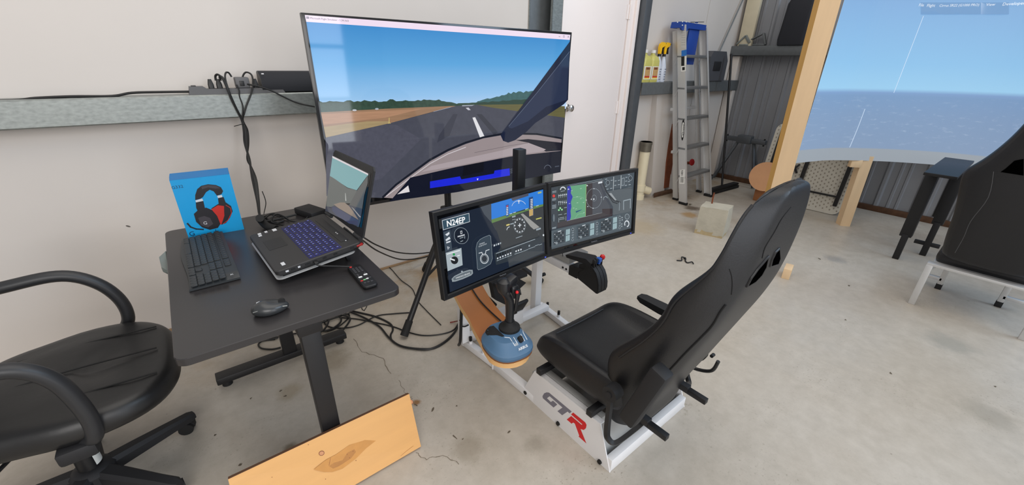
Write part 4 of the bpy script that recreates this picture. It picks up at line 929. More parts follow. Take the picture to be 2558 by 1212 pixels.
# the first mesh was shifted to the parent's frame: undo that so every key shares it
put_key(0, 0)
for v in kproto.data.vertices: v.co += Vector((-.024, 1.85, DZ))
rows = [(-.078, 'space'), (-.0575, 12), (-.037, 13), (-.0165, 14), (.004, 15), (.030, 16)]
kproto.location = Vector((.030, ky1-.03, DZ+.0258))-Vector((-.024, 1.85, DZ))
ym = ky1-.025; pitch = .0222
for x, n in rows:
    for c in range(15):
        y = ym-c*pitch
        if n == 'space' and 3 <= c <= 8:
            if c == 5: put_key(x, y-pitch*.5, 1, 6.3)
            continue
        if x == .030 and c == 0: continue
        put_key(x, y)
    for c in range(3):
        y = ym-(15.35+c)*pitch
        if x == -.037 or (x == -.0575 and c != 1): continue
        put_key(x, y)
    for c in range(4):
        y = ym-(18.7+c)*pitch
        if x == .030: continue
        put_key(x, y)
A = Art(frame((0, 0, DZ+.0245), (0, -1, 0), (1, 0, .05)), lambda a, b: (a, b), off=.0004); A.text('K', (576, 688), (584, 686), hbs); A.build('maker_mark', kb)

# ---- mouse
mo = thing('computer_mouse', (.095, 1.305, DZ), 'glossy dark grey wireless mouse on the front of the desk', 'mouse')
def dome(P, R, prof, n=20):
    return [[(x*s_, y*s_, z) for x, y in P] for s_, z in prof]
RM = Matrix.Translation((.096, 1.306, DZ)) @ Matrix.Rotation(radians(-8), 4, 'Z')
def mo_out(s_, dz, n=26):
    out = []
    for k in range(n):
        a = 2*pi*k/n; x = .052*cos(a); y = .031*sin(a)*(1-.10*cos(a)-.10*math.cos(2*a)); out.append((x*s_, y*s_, dz*(1+.16*(-cos(a)))))
    return out
m = MB(); m.loft([mo_out(.86, .002), mo_out(.97, .008), mo_out(1.0, .014), mo_out(.96, .022), mo_out(.80, .030), mo_out(.52, .035), mo_out(.2, .037)]); m.xform(RM); m.build('shell', mat('mouse_grey', (50, 52, 54), rough=.28, var=.05), mo, angle=60)
m = MB(); m.cyl((.034, -.004, .028), (.034, .004, .028), .010, n=14); m.xform(RM); m.build('scroll_wheel', M_rubber, mo)
m = MB(); m.tube([(-.045, -.020, .022), (-.015, -.024, .026), (.02, -.021, .022), (.046, -.016, .016)], .0018, n=6); m.xform(RM); m.build('trim_line', mat('mouse_gloss', (150, 152, 150), rough=.15, metal=.6), mo)
m = MB(); m.box((-.028, .006, .0385), (.010, .007, .001), 0, Matrix.Rotation(-.2, 3, 'Y')); m.xform(RM); m.build('maker_mark', hbs, mo)

# ---- remote control
rc = thing('remote_control', (.40, 1.35, DZ), 'slim black television remote with red and white keys at the desk edge', 'remote')
RR = Matrix.Translation((.399, 1.348, DZ)) @ Matrix.Rotation(radians(-1), 4, 'Z')
m = MB(); m.loft([rrect(-.022, .022, -.09, .09, .012, .001), rrect(-.0255, .0255, -.094, .094, .014, .006), rrect(-.0255, .0255, -.094, .094, .014, .011), rrect(-.023, .023, -.091, .091, .012, .0145)]); m.xform(RR); m.build('body', M_black, rc)
cols = {'r': mat('key_red', (196, 40, 40), rough=.5), 'w': mat('key_white', (224, 226, 226), rough=.5), 'g': mat('key_green', (120, 190, 130), rough=.5), 'k': mat('key_grey', (58, 58, 62), rough=.5)}
def rkey(x, y, sx, sy, c):
    m = MB(); m.box((x, y, .0153), (sx, sy, .0025), .0006, seg=1); m.xform(RR); m.build('key', cols[c], rc)
rkey(-.014, .080, .008, .007, 'r')
for i in range(4):
    for j in range(3): rkey(-.012+.012*j, .062-.011*i, .008, .006, 'k')
for j in (-1, 1): rkey(.013*j, .004, .006, .016, 'k')
rkey(-.011, -.016, .013, .008, 'w'); rkey(.011, -.006, .013, .008, 'w'); rkey(0, -.014, .004, .004, 'k')
for j, c in enumerate('rgwk'): rkey(-.016+.0107*j, -.046+.003*j, .009, .005, c)
for j in range(3): rkey(-.012+.012*j, -.066, .008, .006, 'k')

# ---- laptop on a raised cooler
F1, F2 = Vector((.130, 1.885, .772)), Vector((.149, 1.470, .772)); H1, H2 = Vector((.437, 1.912, .802)), Vector((.464, 1.498, .802))
lpo = (F1+F2)/2; ux = (F2-F1).normalized(); uy = ((H1+H2)/2-lpo); uy = (uy-ux*uy.dot(ux)).normalized(); nz = ux.cross(uy)
LT = Matrix((ux, uy, nz)).transposed().to_4x4(); LT.translation = lpo   # local: x along the front edge (towards the camera), y to the hinge, z up
LW, LD = .415, .308
M_lap = mat('laptop_dark_grey', (40, 39, 40), rough=.5, var=.05, scale=60); M_lapb = mat('laptop_black', (28, 28, 30), rough=.5)
ls = thing('laptop_cooler', (.29, 1.70, DZ), 'thin silver-edged cooler stand raising the laptop off the desk', 'laptop stand')
m = MB(); m.loft([rrect(-LW/2+.002, LW/2+.000, .002, LD*.90, .02, -.036), rrect(-LW/2-.002, LW/2+.004, -.003, LD*.91, .022, -.034), rrect(-LW/2-.002, LW/2+.004, -.003, LD*.91, .022, -.032), rrect(-LW/2+.002, LW/2+.000, .002, LD*.90, .02, -.0305)]); m.xform(LT); m.build('plate', mat('silver_plastic', (176, 177, 178), rough=.35, metal=.3), ls)
m = MB(); m.box((0, .15, -.0305), (LW-.02, .26, .003)); m.xform(LT); m.build('mesh_top', M_black, ls)
for x in (-.16, .16):
    a = LT @ Vector((x, .25, -.04)); MB().bar(a, Vector((a.x+.01, a.y, DZ)), .03, .012, .002).build('rear_leg', M_black, ls)
    a = LT @ Vector((x, .03, -.04)); MB().bar(a, Vector((a.x, a.y, DZ)), .03, .03, .002).build('front_pad', M_black, ls)
lp = thing('laptop', lpo, 'open dark grey gaming laptop with blue backlit keys on the desk', 'laptop')
m = MB(); m.loft([rrect(-LW/2+.01, LW/2-.01, .008, LD-.004, .02, -.028), rrect(-LW/2, LW/2, 0, LD, .014, -.016), rrect(-LW/2, LW/2, 0, LD, .014, -.003), rrect(-LW/2+.003, LW/2-.003, .003, LD-.003, .012, 0)]); m.xform(LT); m.build('base', M_lap, lp)
M_blu = mat('key_backlight', (58, 62, 190), rough=.5, emit=.35, var=.35, scale=160); M_lkey = mat('laptop_keycap', (34, 36, 74), rough=.5, emit=.9, var=.1); M_lkey = mat('laptop_key', (32, 33, 66), rough=.5, var=.08)
m = MB(); m.box((.01, .177, .0004), (.37, .118, .001)); m.xform(LT); m.build('key_well', M_blu, lp)
m = MB()
for r in range(6):
    for c in range(19): m.box((-.168+.0196*c, .127+.0196*r, .002), (.0166, .0166, .0026))
m.xform(LT); o = m.build('keys', M_lkey, lp, smooth=False); o['kind'] = 'stuff'
mk = MB()
for r in range(6):
    for c in range(19):
        if (r*7+c*5) % 4: mk.poly([LT @ Vector((-.168+.0196*c+dx, .127+.0196*r+dy, .0037)) for dx, dy in ((-.004, -.003), (.004, -.003), (.004, .003), (-.004, .003))])
o = mk.build('key_legends', scr((120, 128, 220), .7), lp, smooth=False, fixn=False); o['kind'] = 'stuff'
m = MB(); m.box((-.04, .06, .0004), (.105, .065, .001)); m.xform(LT); m.build('touchpad', M_lapb, lp)
for x0, x1, y0, y1, c in ((-.198, -.180, .030, .042, hbs), (-.174, -.160, .028, .040, hbs), (-.198, -.172, .085, .100, hbs), (-.20, -.182, .056, .066, hbs), (-.178, -.166, .056, .066, hbg), (.150, .176, .030, .042, hbs)):
    m = MB(); m.box(((x0+x1)/2, (y0+y1)/2, .0004), (x1-x0, y1-y0, .0008)); m.xform(LT); m.build('sticker', c, lp)
m = MB(); m.box((0, .265, .0008), (.30, .03, .0016), .0006); m.xform(LT); m.build('vent_panel', M_lapb, lp)
for x in (.05, .065, .155): m = MB(); m.box((x, .268, .002), (.006, .004, .001)); m.xform(LT); m.build('indicator', hbs, lp)
for y, w_ in ((.035, .010), (.055, .014), (.075, .008), (.105, .018), (.165, .014), (.205, .014), (.27, .016)):
    m = MB(); m.box((LW/2+.0004, y, -.011), (.002, w_, .006)); m.xform(LT); m.build('port', M_black if w_ > .01 else hbs, lp)
m = MB(); m.box((LW/2-.005, LD-.008, -.012), (.012, .026, .009), .002); m.xform(LT); m.build('hinge_cap', mat('hinge_red', (150, 26, 24), rough=.4), lp)
# lid, tilted back 17 degrees
th = radians(17); lo_ = LT @ Vector((0, LD+.003, .002)); ly = (Vector((0, 0, 1))*cos(th)+Vector((uy.x, uy.y, 0)).normalized()*sin(th)); lx = Vector((ux.x, ux.y, 0)).normalized(); lidf = frame(lo_, lx, ly); lidM = Matrix((lidf[1], lidf[2], lidf[3])).transposed().to_4x4(); lidM.translation = lo_
LH = .288
m = MB()
def lid_out(i, z): return [(-LW/2+i, .012+i, z), (LW/2-i, .012+i, z), (LW/2-i, LH-.014, z), (LW/2-i-.012, LH-i, z), (-LW/2+i+.012, LH-i, z), (-LW/2+i, LH-.014, z)]
m.loft([lid_out(.008, -.012), lid_out(0, -.008), lid_out(0, -.001), lid_out(.002, 0)]); m.xform(lidM); lid = m.build('lid', M_lapb, lp)
for x in (-.16, .16): m = MB(); m.cyl((x-.03, .004, -.002), (x+.03, .004, -.002), .009, n=12); m.box((x, .012, -.004), (.05, .02, .007)); m.xform(lidM); m.build('hinge', M_lapb, lp)
m = MB(); m.box((0, .155, .0008), (LW-.036, LH-.072, .0008)); m.xform(lidM); m.build('screen', M_glass, lid)
A = Art((lidf[0], lidf[1], lidf[2], lidf[3]), zc(780, 360, 4.328), off=.0018)
def lt(pts, m_): A.poly(pts, m_)
lt([(190, 345), (602, 345), (605, 335), (218, 140)], scr((112, 158, 164)))
lt([(218, 128), (605, 320), (603, 338), (217, 148)], scr((206, 200, 204)))
lt([(217, 148), (600, 336), (480, 500), (436, 486), (380, 470), (320, 430), (240, 374), (190, 344)], scr((116, 160, 164)))
lt([(190, 344), (240, 374), (320, 430), (380, 476), (436, 488), (482, 504), (470, 560), (430, 640), (300, 640), (200, 680), (148, 672)], scr((92, 96, 94)))
lt([(602, 338), (600, 420), (560, 560), (540, 700), (400, 660), (430, 600), (484, 504)], scr((82, 84, 84)))
lt([(148, 672), (200, 680), (300, 640), (400, 660), (540, 700), (522, 830), (500, 900), (380, 840), (140, 720)], scr((58, 62, 74)))
lt([(232, 652), (300, 632), (350, 632), (400, 672), (450, 740), (500, 820), (400, 760), (280, 690)], scr((134, 120, 108)))
lt([(220, 676), (270, 690), (400, 770), (496, 828), (500, 880), (400, 860), (260, 770), (215, 720)], scr((60, 66, 92)))
lt([(420, 676), (450, 700), (528, 792), (510, 790)], scr((150, 148, 146)))
lt([(356, 530), (360, 530), (368, 616), (358, 612)], scr((180, 182, 178)))
A.build('screen_picture', lid)
m = MB(); m.tube([LT @ Vector((LW/2, .13, -.012)), LT @ Vector((LW/2+.018, .13, -.013)), LT @ Vector((LW/2+.03, .135, -.02)), Vector((.36, 1.44, .742)), Vector((.40, 1.43, .730)), Vector((.415, 1.41, .7235))], .0028, n=8); m.build('usb_lead', M_cable, lp)
m = MB(); m.bar(LT @ Vector((LW/2, .13, -.012)), LT @ Vector((LW/2+.022, .13, -.013)), .014, .008, .002); m.build('usb_plug', M_black, lp)
pn = thing('stylus', (.2, 2.02, DZ), 'short silver pen lying beside the laptop corner', 'pen'); MB().cyl((.19, 1.985, DZ+.006), (.235, 2.045, DZ+.006), .004, n=10).build('barrel', M_alu, pn); MB().cyl((.235, 2.045, DZ+.006), (.241, 2.053, DZ+.006), .004, .001, n=10).build('tip', M_black, pn)
pa = thing('power_adapter', (.43, 2.14, DZ), 'black laptop power brick at the back of the desk', 'power adapter')
m = MB(); m.box((.432, 2.15, DZ+.018), (.085, .15, .034), .006, Matrix.Rotation(radians(18), 3, 'Z')); m.build('brick', M_blackm, pa)
m = MB(); m.tube([(.40, 2.08, DZ+.015), (.37, 2.06, DZ+.008), (.33, 2.09, DZ+.006), (.31, 2.14, DZ+.02), (.28, 2.17, DZ+.03), (.25, 2.12, DZ+.012), (.30, 2.04, DZ+.006), (.35, 2.0, DZ+.01)], .0035, n=8); m.build('lead', M_cable, pa)

# ---- office chair on the left
oc = thing('office_chair', (-.52, 1.70, 0), 'black office swivel chair with looped plastic arms beside the desk', 'chair')
M_vinyl = mat('chair_vinyl', (24, 24, 25), rough=.38, var=.12, scale=14, bump=.15, bscale=26); M_arm2 = mat('chair_arm_plastic', (36, 37, 40), rough=.42, var=.06, scale=40)
def seat_ring(s_, z, dz=0):
    P = []; n = 32
    for k in range(n):
        a = 2*pi*k/n; ca, sa = cos(a), sin(a); p = 3.0; x = math.copysign(abs(ca)**(2/p), ca); y = math.copysign(abs(sa)**(2/p), sa)
        P.append((-.475+.285*x*s_*(1-.02*y*y), 1.765+.305*y*s_*(1-.10*(x < -.3)), z-.018*max(0, x)**2*(1 if z > .40 else .3)))
    return P
m = MB(); m.loft([seat_ring(.80, .365), seat_ring(.93, .372), seat_ring(1.0, .395), seat_ring(1.0, .425), seat_ring(.97, .455), seat_ring(.90, .472), seat_ring(.72, .468), seat_ring(.62, .474), seat_ring(.3, .468), seat_ring(.08, .466)]); sc = m.build('seat', M_vinyl, oc, sub=1, angle=80)
for y in (1.60, 1.765, 1.93): MB().tube([(-.72, y, .467), (-.50, y+.004, .4685), (-.34, y-.004, .466), (-.25, y, .458)], .0028, n=6).build('seat_seam', M_groove, oc)
def brow(z, x, hw, t): return [(x-t*.5, 1.765-hw, z), (x+t*.5, 1.765-hw*.96, z), (x+t*.55, 1.765, z), (x+t*.5, 1.765+hw*.96, z), (x-t*.5, 1.765+hw, z), (x-t*.6, 1.765, z)]
m = MB(); m.loft([brow(.55, -.80, .20, .06), brow(.62, -.81, .24, .09), brow(.80, -.83, .25, .10), brow(1.0, -.86, .24, .09), brow(1.08, -.88, .20, .05)]); m.build('backrest', M_vinyl, oc, sub=2)
MB().tube([(-.60, 1.765, .36), (-.78, 1.765, .37), (-.85, 1.765, .45), (-.86, 1.765, .70)], .02, n=8).build('back_support', M_blksteel, oc)
for Y, dx, p in ((2.075, 0, [(-.40, 2.05, .40), (-.352, 2.073, .43), (-.336, 2.075, .48), (-.342, 2.075, .55), (-.372, 2.075, .62), (-.425, 2.075, .675), (-.49, 2.075, .698), (-.60, 2.075, .695), (-.72, 2.075, .685), (-.81, 2.06, .66), (-.83, 2.03, .60)]),
                 (1.455, 0, [(-.44, 1.49, .375), (-.412, 1.46, .40), (-.402, 1.455, .46), (-.408, 1.455, .54), (-.425, 1.455, .62), (-.46, 1.455, .675), (-.51, 1.455, .70), (-.60, 1.455, .70), (-.72, 1.455, .69), (-.81, 1.47, .66), (-.83, 1.50, .60)])):
    MB().tube(p, .0215, n=14, sub=5).build('arm', M_arm2, oc)
MB().box((-.52, 1.73, .345), (.22, .24, .045), .01).build('tilt_mechanism', M_blksteel, oc)
m = MB(); m.box((-.46, 1.50, .36), (.09, .10, .05), .012); m.build('arm_mount', M_blackm, oc)
m = MB(); m.box((-.44, 2.03, .36), (.09, .10, .05), .012); m.build('arm_mount', M_blackm, oc)
HX, HY = -.52, 1.69
m = MB(); m.cyl((HX, HY, .10), (HX, HY, .24), .033, .030, n=20); m.cyl((HX, HY, .24), (HX, HY, .335), .022, n=16); m.build('gas_column', M_black, oc)
m = MB(); m.loft([[(HX+.0342*cos(radians(t)), HY+.0342*sin(radians(t)), z) for t in range(-50, 21, 10)] for z in (.135, .205)], cap=False, closed=False); m.build('column_label', mat('paper_label', (214, 216, 212), rough=.6), oc)
m = MB(); m.lathe([(0, .055), (.05, .055), (.062, .07), (.062, .105), (.05, .118), (.036, .125), (0, .125)], (HX, HY, 0), n=24); m.build('hub', M_blackm, oc)
for ang in (24, -44, 98, 172, 244):
    a = radians(ang); d = Vector((cos(a), sin(a), 0)); s_ = Vector((-d.y, d.x, 0)); h = Vector((HX, HY, 0)); L = .30
    m = MB(); m.loft([[h+d*r_+s_*x*w_+Vector((0, 0, z0+zz*hh)) for x, zz in ((-1, 0), (1, 0), (1, .7), (.6, 1), (-.6, 1), (-1, .7))] for r_, w_, z0, hh in ((.045, .030, .065, .05), (.12, .027, .062, .046), (.24, .022, .058, .036), (.30, .022, .056, .030), (.318, .014, .058, .022))]); m.build('base_leg', M_blackm, oc)
    c = h+d*L; ca = radians(ang+55); ax = Vector((cos(ca), sin(ca), 0)); fw = Vector((-ax.y, ax.x, 0))*.018
    m = MB(); m.cyl(c+Vector((0, 0, .045)), c+Vector((0, 0, .07)), .009, n=10)
    m.loft([[c+fw+ax*.012*k+Vector((.0, 0, .027))+(fw.normalized()*cos(t)+Vector((0, 0, 1))*sin(t))*.030 for t in [radians(v) for v in range(-10, 200, 20)]] for k in (-1, 1)]); cs = m.build('caster', M_blackm, oc)
    for k in (-1, 1): MB().cyl(c+fw+ax*(.007*k)+Vector((0, 0, .026)), c+fw+ax*(.025*k)+Vector((0, 0, .026)), .026, n=18).build('wheel', M_rubber, cs)
MB().tube([(-.60, 1.62, .345), (-.66, 1.52, .335), (-.70, 1.47, .33)], .006, n=8).build('height_lever', M_blksteel, oc)

# ---- loose board leaning on the desk leg
M_board = mat('board_pine', (212, 160, 96), rough=.5, var=.10, scale=9, stretch=(.25, 3, 3)); M_edge = mat('board_dark_edge', (112, 76, 52), rough=.7, var=.1)
bd = thing('pine_board', (.1, 1.19, 0), 'wide pine board standing on edge against the front desk leg', 'board')
b0, b1 = Vector((-.152, 1.137, 0)), Vector((.468, 1.137, 0)); t0, t1 = Vector((-.140, 1.250, .206)), Vector((.482, 1.236, .206)); th_ = Vector((0, .019, -.0095))
m = MB(); m.use(M_board).prism([b0+Vector((0, 0, .010)), b1+Vector((0, 0, .010)), t1, t0], th_); m.use(M_edge)
m.prism([t0+Vector((0, -.0002, .0004)), t1+Vector((0, -.0002, .0004)), t1+th_+Vector((0, 0, .0004)), t0+th_+Vector((0, 0, .0004))], (0, .0001, .0006)); m.build('plank', None, bd)
bf = frame(b0+Vector((0, 0, .010)), b1-b0, t0-b0); A = Art(bf, zc(560, 960, 4.737), off=.0003, step=.00005)
kn = mat('knot_ring', (120, 62, 36), rough=.6); knc = mat('knot_heart', (196, 138, 96), rough=.6)
for c, rx, ry in (((1153, 818), 34, 28), ((2214, 210), 22, 30)): A.disc(c, rx, ry, kn, 20, -.4).disc(c, rx*.8, ry*.78, knc, 20, -.4)
stn = mat('board_stain', (192, 134, 62), rough=.5, var=.14, scale=40); stn2 = mat('board_stain_dark', (170, 114, 50), rough=.5, var=.16, scale=50)
A.poly([(1060, 1010), (1200, 900), (1330, 830), (1480, 720), (1640, 670), (1800, 600), (1920, 580), (1820, 650), (1680, 760), (1560, 880), (1400, 1000), (1280, 1040), (1180, 1040)], stn)
A.poly([(1240, 970), (1300, 930), (1400, 900), (1460, 810), (1540, 770), (1560, 800), (1500, 880), (1360, 970), (1290, 1000)], stn2)
A.line([(1256, 874), (1250, 920), (1240, 962)], .0012, kn).line([(2240, 730), (2160, 790), (2090, 850)], .0012, stn2)
for q_ in ((1524, 794), (1484, 872), (1455, 830), (996, 716), (1200, 1124), (566, 1102), (1560, 905)): A.disc(q_, 5, 5, kn, 8)
A.build('knots_and_stains', bd)
# ================================================================== curved projection screen on a timber frame
ps_ = thing('projection_screen', (5.0, .6, .66), 'big curved screen with projected sky and sea horizon on timber posts', 'projection screen')
pl = [(4.255, 1.238), (4.49, 1.17), (4.70, 1.085), (4.99, .856), (5.18, .64), (5.32, .40), (5.385, .15), (5.39, -.12), (5.34, -.40), (5.22, -.68), (5.02, -.95), (4.76, -1.18), (4.45, -1.36)]
pl = spline([Vector((*p, 0)) for p in pl], 4)
SZ0, SZ1 = .66, 1.99
def screen_mat():
    m = bpy.data.materials.new('projected_sky'); m.use_nodes = True; nt = m.node_tree; b = nt.nodes['Principled BSDF']; N = nt.nodes.new; L = nt.links.new
    g = N('ShaderNodeNewGeometry'); sp = N('ShaderNodeSeparateXYZ'); L(g.outputs['Position'], sp.inputs[0])
    mr = N('ShaderNodeMapRange'); mr.inputs[1].default_value = .66; mr.inputs[2].default_value = 2.0; L(sp.outputs[2], mr.inputs[0])
    r = N('ShaderNodeValToRGB'); e = r.color_ramp.elements
    st_ = [(0, (150, 158, 168)), (.082, (150, 158, 168)), (.088, (126, 152, 188)), (.30, (116, 148, 190)), (.425, (106, 146, 194)), (.445, (112, 152, 204)), (.47, (150, 208, 246)), (.62, (132, 194, 240)), (1, (112, 164, 220))]
    while len(e) < len(st_): e.new(.5)
    for q, (t, c) in zip(e, st_): q.position = t; q.color = (*lin(c), 1)
    L(mr.outputs[0], r.inputs[0])
    mp = N('ShaderNodeMapping'); mp.inputs['Scale'].default_value = (1, 3, 9); L(g.outputs['Position'], mp.inputs[0])
    n = N('ShaderNodeTexNoise'); n.inputs['Scale'].default_value = 5; n.inputs['Detail'].default_value = 8; n.inputs['Roughness'].default_value = .7; L(mp.outputs[0], n.inputs['Vector'])
    r2 = N('ShaderNodeValToRGB'); r2.color_ramp.elements[0].position = .56; r2.color_ramp.elements[1].position = .78; L(n.outputs[0], r2.inputs[0])
    # cloud flecks only over the sea band
    r3 = N('ShaderNodeValToRGB'); r3.color_ramp.interpolation = 'LINEAR'; e3 = r3.color_ramp.elements; e3[0].position = .09; e3[1].position = .44; e3[0].color = (0, 0, 0, 1); e3[1].color = (0, 0, 0, 1)
    for t in (.14, .38): q = e3.new(t); q.color = (.55, .55, .55, 1)
    L(mr.outputs[0], r3.inputs[0])
    mu = N('ShaderNodeMath'); mu.operation = 'MULTIPLY'; L(r2.outputs[0], mu.inputs[0]); L(r3.outputs[0], mu.inputs[1])
    mx = N('ShaderNodeMix'); mx.data_type = 'RGBA'; L(mu.outputs[0], mx.inputs[0]); L(r.outputs[0], mx.inputs[6]); mx.inputs[7].default_value = (*lin((196, 214, 236)), 1)
    L(mx.outputs[2], b.inputs['Emission Color']); b.inputs['Emission Strength'].default_value = .80
    b.inputs['Base Color'].default_value = (.11, .12, .12, 1); b.inputs['Roughness'].default_value = .6
    return m
def wall_strip(z0, z1, off=0, a=0, b=None):
    q = MB(); P = pl[a:b]; f_ = [Vector((p.x+off, p.y, z0)) for p in P]; g_ = [Vector((p.x+off, p.y, z1)) for p in P]
    return q, f_, g_
q, f_, g_ = wall_strip(SZ0, SZ1); 
bk = [p+Vector((.012, .006, 0)) for p in f_]; bt = [p+Vector((.012, .006, 0)) for p in g_]
for i in range(len(f_)-1):
    q.poly([f_[i], f_[i+1], g_[i+1], g_[i]])
sheet = q.build('sheet', screen_mat(), ps_)
q = MB()
for i in range(len(f_)-1):
    q.poly([bk[i+1], bk[i], bt[i], bt[i+1]]); q.poly([f_[i+1], f_[i], bk[i], bk[i+1]]); q.poly([g_[i], g_[i+1], bt[i+1], bt[i]])
q.poly([f_[0], g_[0], bt[0], bk[0]]); q.poly([g_[-1], f_[-1], bk[-1], bt[-1]]); q.build('sheet_back', mat('screen_backing', (206, 208, 210), rough=.6), ps_, fixn=False)
ss = Surf(sheet)
for pts in ([(2306, 40), (2285, 95), (2258, 165), (2232, 232)], [(2160, 272), (2142, 320), (2122, 368)]):
    P = [ss.at(*p, .003) for p in pts]; m = MB(); m.tube(P, .0022, n=4, sub=3); m.build('projection_seam', scr((206, 224, 244)), ps_)
bar = scr((120, 160, 204)); m = MB().use(bar); P = [[ss.at(x, y, .002) for y in (6, 36)] for x in (2300, 2350, 2400, 2450, 2520)]
for A_, B_ in zip(P, P[1:]): m.poly([A_[0], B_[0], B_[1], A_[1]])
m.build('menu_bar', None, ps_, smooth=False, fixn=False)
for txt, x0, y0, x1, y1 in (('File', 2295, 16, 2307, 16), ('Flight', 2315, 17, 2335, 17), ('Cirrus SR22 (G1000 PRO)', 2346, 17, 2445, 15), ('View', 2462, 15, 2485, 14), ('Developer', 2504, 14, 2560, 11)):
    a = ss.at(x0, y0, .006); b = ss.at(x1, y1, .006); n_ = Vector((-1, 0, 0)); A = Art(frame(a, b-a, (0, 0, 1)), lambda x, y: (x, y), off=.003); A.text(txt, (x0, y0), (x1, y1), scr((236, 242, 250))); A.build('menu_lettering', ps_)
# timber posts (slightly out of plumb like the real ones)
def stud(name, base, top, parent, m_=M_pine):
    q = MB(); q.loft([base, top]); return q.build(name, m_, parent, smooth=False)
tf = thing('timber_post', (4.2, 1.3, 0), 'tall pale timber post at the near edge of the projection screen', 'timber post', 'timber posts of the projection screen')
M_pine2 = mat('pine_wood_yellow', (196, 152, 84), rough=.6, var=.14, scale=14, stretch=(1, 1, .12))
R0, R1 = Vector((4.232, 1.216, 0)), Vector((4.242, 1.272, 2.9)); B0, B1 = R0+Vector((-.018, .135, 0)), R1+Vector((-.018, .138, 0)); dv = Vector((.040, .008, 0)); Ld = Vector((.030, .050, 0))
stud('face_board', [R0, B0, B0+dv, R0+dv], [R1, B1, B1+dv, R1+dv], tf)
stud('side_board', [B0, B0+Ld, B0+Ld+dv*1.6, B0+dv], [B1, B1+Ld, B1+Ld+dv*1.6, B1+dv], tf, M_pine2)
tp2 = thing('timber_post', (4.99, .9, 0), 'shorter timber post standing under the projection screen', 'timber post', 'timber posts of the projection screen')
a_, b_, c_ = Vector((5.035, .955, 0)), Vector((4.969, .901, 0)), Vector((5.027, .833, 0)); d_ = a_+c_-b_
u_ = Vector((-.03, .010, .70))
stud('post', [a_, b_, c_, d_], [p+u_ for p in (a_, b_, c_, d_)], tp2)
q = MB(); q.box((4.925, .95, .628), (.05, .09, .07), .002, Matrix.Rotation(radians(40), 3, 'Z')); q.build('cleat', M_pine, tp2)
fb = MB(); fb.box((3.34, .81, .040), (.12, .05, .080), .002, Matrix.Rotation(radians(12), 3, 'Z')); fo = thing('wood_offcut', (3.34, .81, 0), 'short pine offcut lying on the floor behind the racing seat', 'wood'); fb.build('offcut', M_pine, fo)

# ---- folding table stored upright behind the screen
ft = thing('folding_table', (5.32, 1.4, 0), 'folded plastic table with dotted underside stored behind the screen posts', 'folding table')
M_ft = mat('table_plastic', (214, 210, 198), rough=.55, var=.04, scale=30); M_dot = mat('moulded_dimple', (160, 152, 138), rough=.7)
lean = .16
def tpt(y, z, d=0): return Vector((5.28+lean*z-d, y, z))
def rr(y0, y1, z0, z1, r, d, n=5):
    P = []
    for cy, cz, a0 in ((y1-r, z1-r, 0), (y0+r, z1-r, 90), (y0+r, z0+r, 180), (y1-r, z0+r, 270)):
        for k in range(n+1): a = radians(a0+90*k/n); P.append(tpt(cy+r*cos(a), cz+r*sin(a), d))
    return P
m = MB(); m.loft([rr(1.00, 1.86, .004, .86, .08, -.03), rr(1.00, 1.86, .004, .86, .08, 0), rr(1.012, 1.848, .016, .848, .07, .002)]); m.build('top', M_ft, ft)
m = MB()
for i in range(26):
    for j in range(19):
        y = 1.03+.032*i; z = .05+.042*j+(.021 if i % 2 else 0)
        if z < .84: m.poly([tpt(y-.006, z-.008, .0026), tpt(y+.006, z-.008, .0026), tpt(y+.006, z+.008, .0026), tpt(y-.006, z+.008, .0026)])
o = m.build('dimples', M_dot, ft, smooth=False, fixn=False); o['kind'] = 'stuff'
for a, b in (((1.06, .10), (1.06, .80)), ((1.44, .26), (1.44, .80)), ((1.60, .10), (1.60, .80)), ((1.78, .12), (1.78, .80))): MB().bar(tpt(*a, .022), tpt(*b, .022), .035, .03, .004, up=(1, 0, 0)).build('folded_leg', M_blksteel, ft)
for a, b in (((1.06, .20), (1.60, .20)), ((1.06, .60), (1.44, .60)), ((1.50, .36), (1.56, .46)), ((1.56, .36), (1.50, .46))): MB().bar(tpt(*a, .03), tpt(*b, .03), .018, .018, .002, up=(1, 0, 0)).build('brace', M_blksteel, ft)
rd = thing('round_plywood_disc', (5.12, 1.78, 0), 'round orange-brown plywood disc leaning behind the tall post', 'plywood disc')
ax = Vector((-.93, -.20, .30)).normalized(); m = MB(); m.cyl(Vector((5.13, 1.74, .295))-ax*.009, Vector((5.13, 1.74, .295))+ax*.009, .165, n=40); m.build('disc', mat('disc_wood', (212, 158, 114), rough=.6, var=.08, scale=12), rd)
m = MB(); m.box((5.14, 1.75, .066), (.03, .12, .13), .006); m.build('support_block', mat('block_wood', (150, 96, 56), rough=.7), rd)

# ---- second simulator seat on the right
s2 = thing('gaming_chair', (3.8, -.10, 0), 'second black simulator seat on a silver frame facing the curved screen', 'chair')
YC = -.10
def s2sec(z, x, hw, t): 
    P = [(0, -t), (-.55, -t), (-.88, -t*.7), (-1, 0), (-.96, t*1.3), (-.75, t*1.1), (-.45, t*.4), (0, t*.4)]
    P = P+[(-a, b) for a, b in P[-2:0:-1]]
    return [(x+b, YC+a*hw, z) for a, b in P]
m = MB(); m.loft([s2sec(.335, 3.665, .215, .05), s2sec(.40, 3.66, .225, .06), s2sec(.50, 3.645, .238, .06), s2sec(.64, 3.63, .245, .06), s2sec(.76, 3.62, .268, .06), s2sec(.86, 3.612, .288, .055), s2sec(.915, 3.606, .285, .05), s2sec(.97, 3.60, .235, .05), s2sec(1.07, 3.592, .185, .048), s2sec(1.17, 3.585, .150, .045), s2sec(1.28, 3.575, .130, .04), s2sec(1.33, 3.572, .10, .03)]); b2 = m.build('backrest', M_leather, s2, sub=2)
sb2 = Surf(b2)
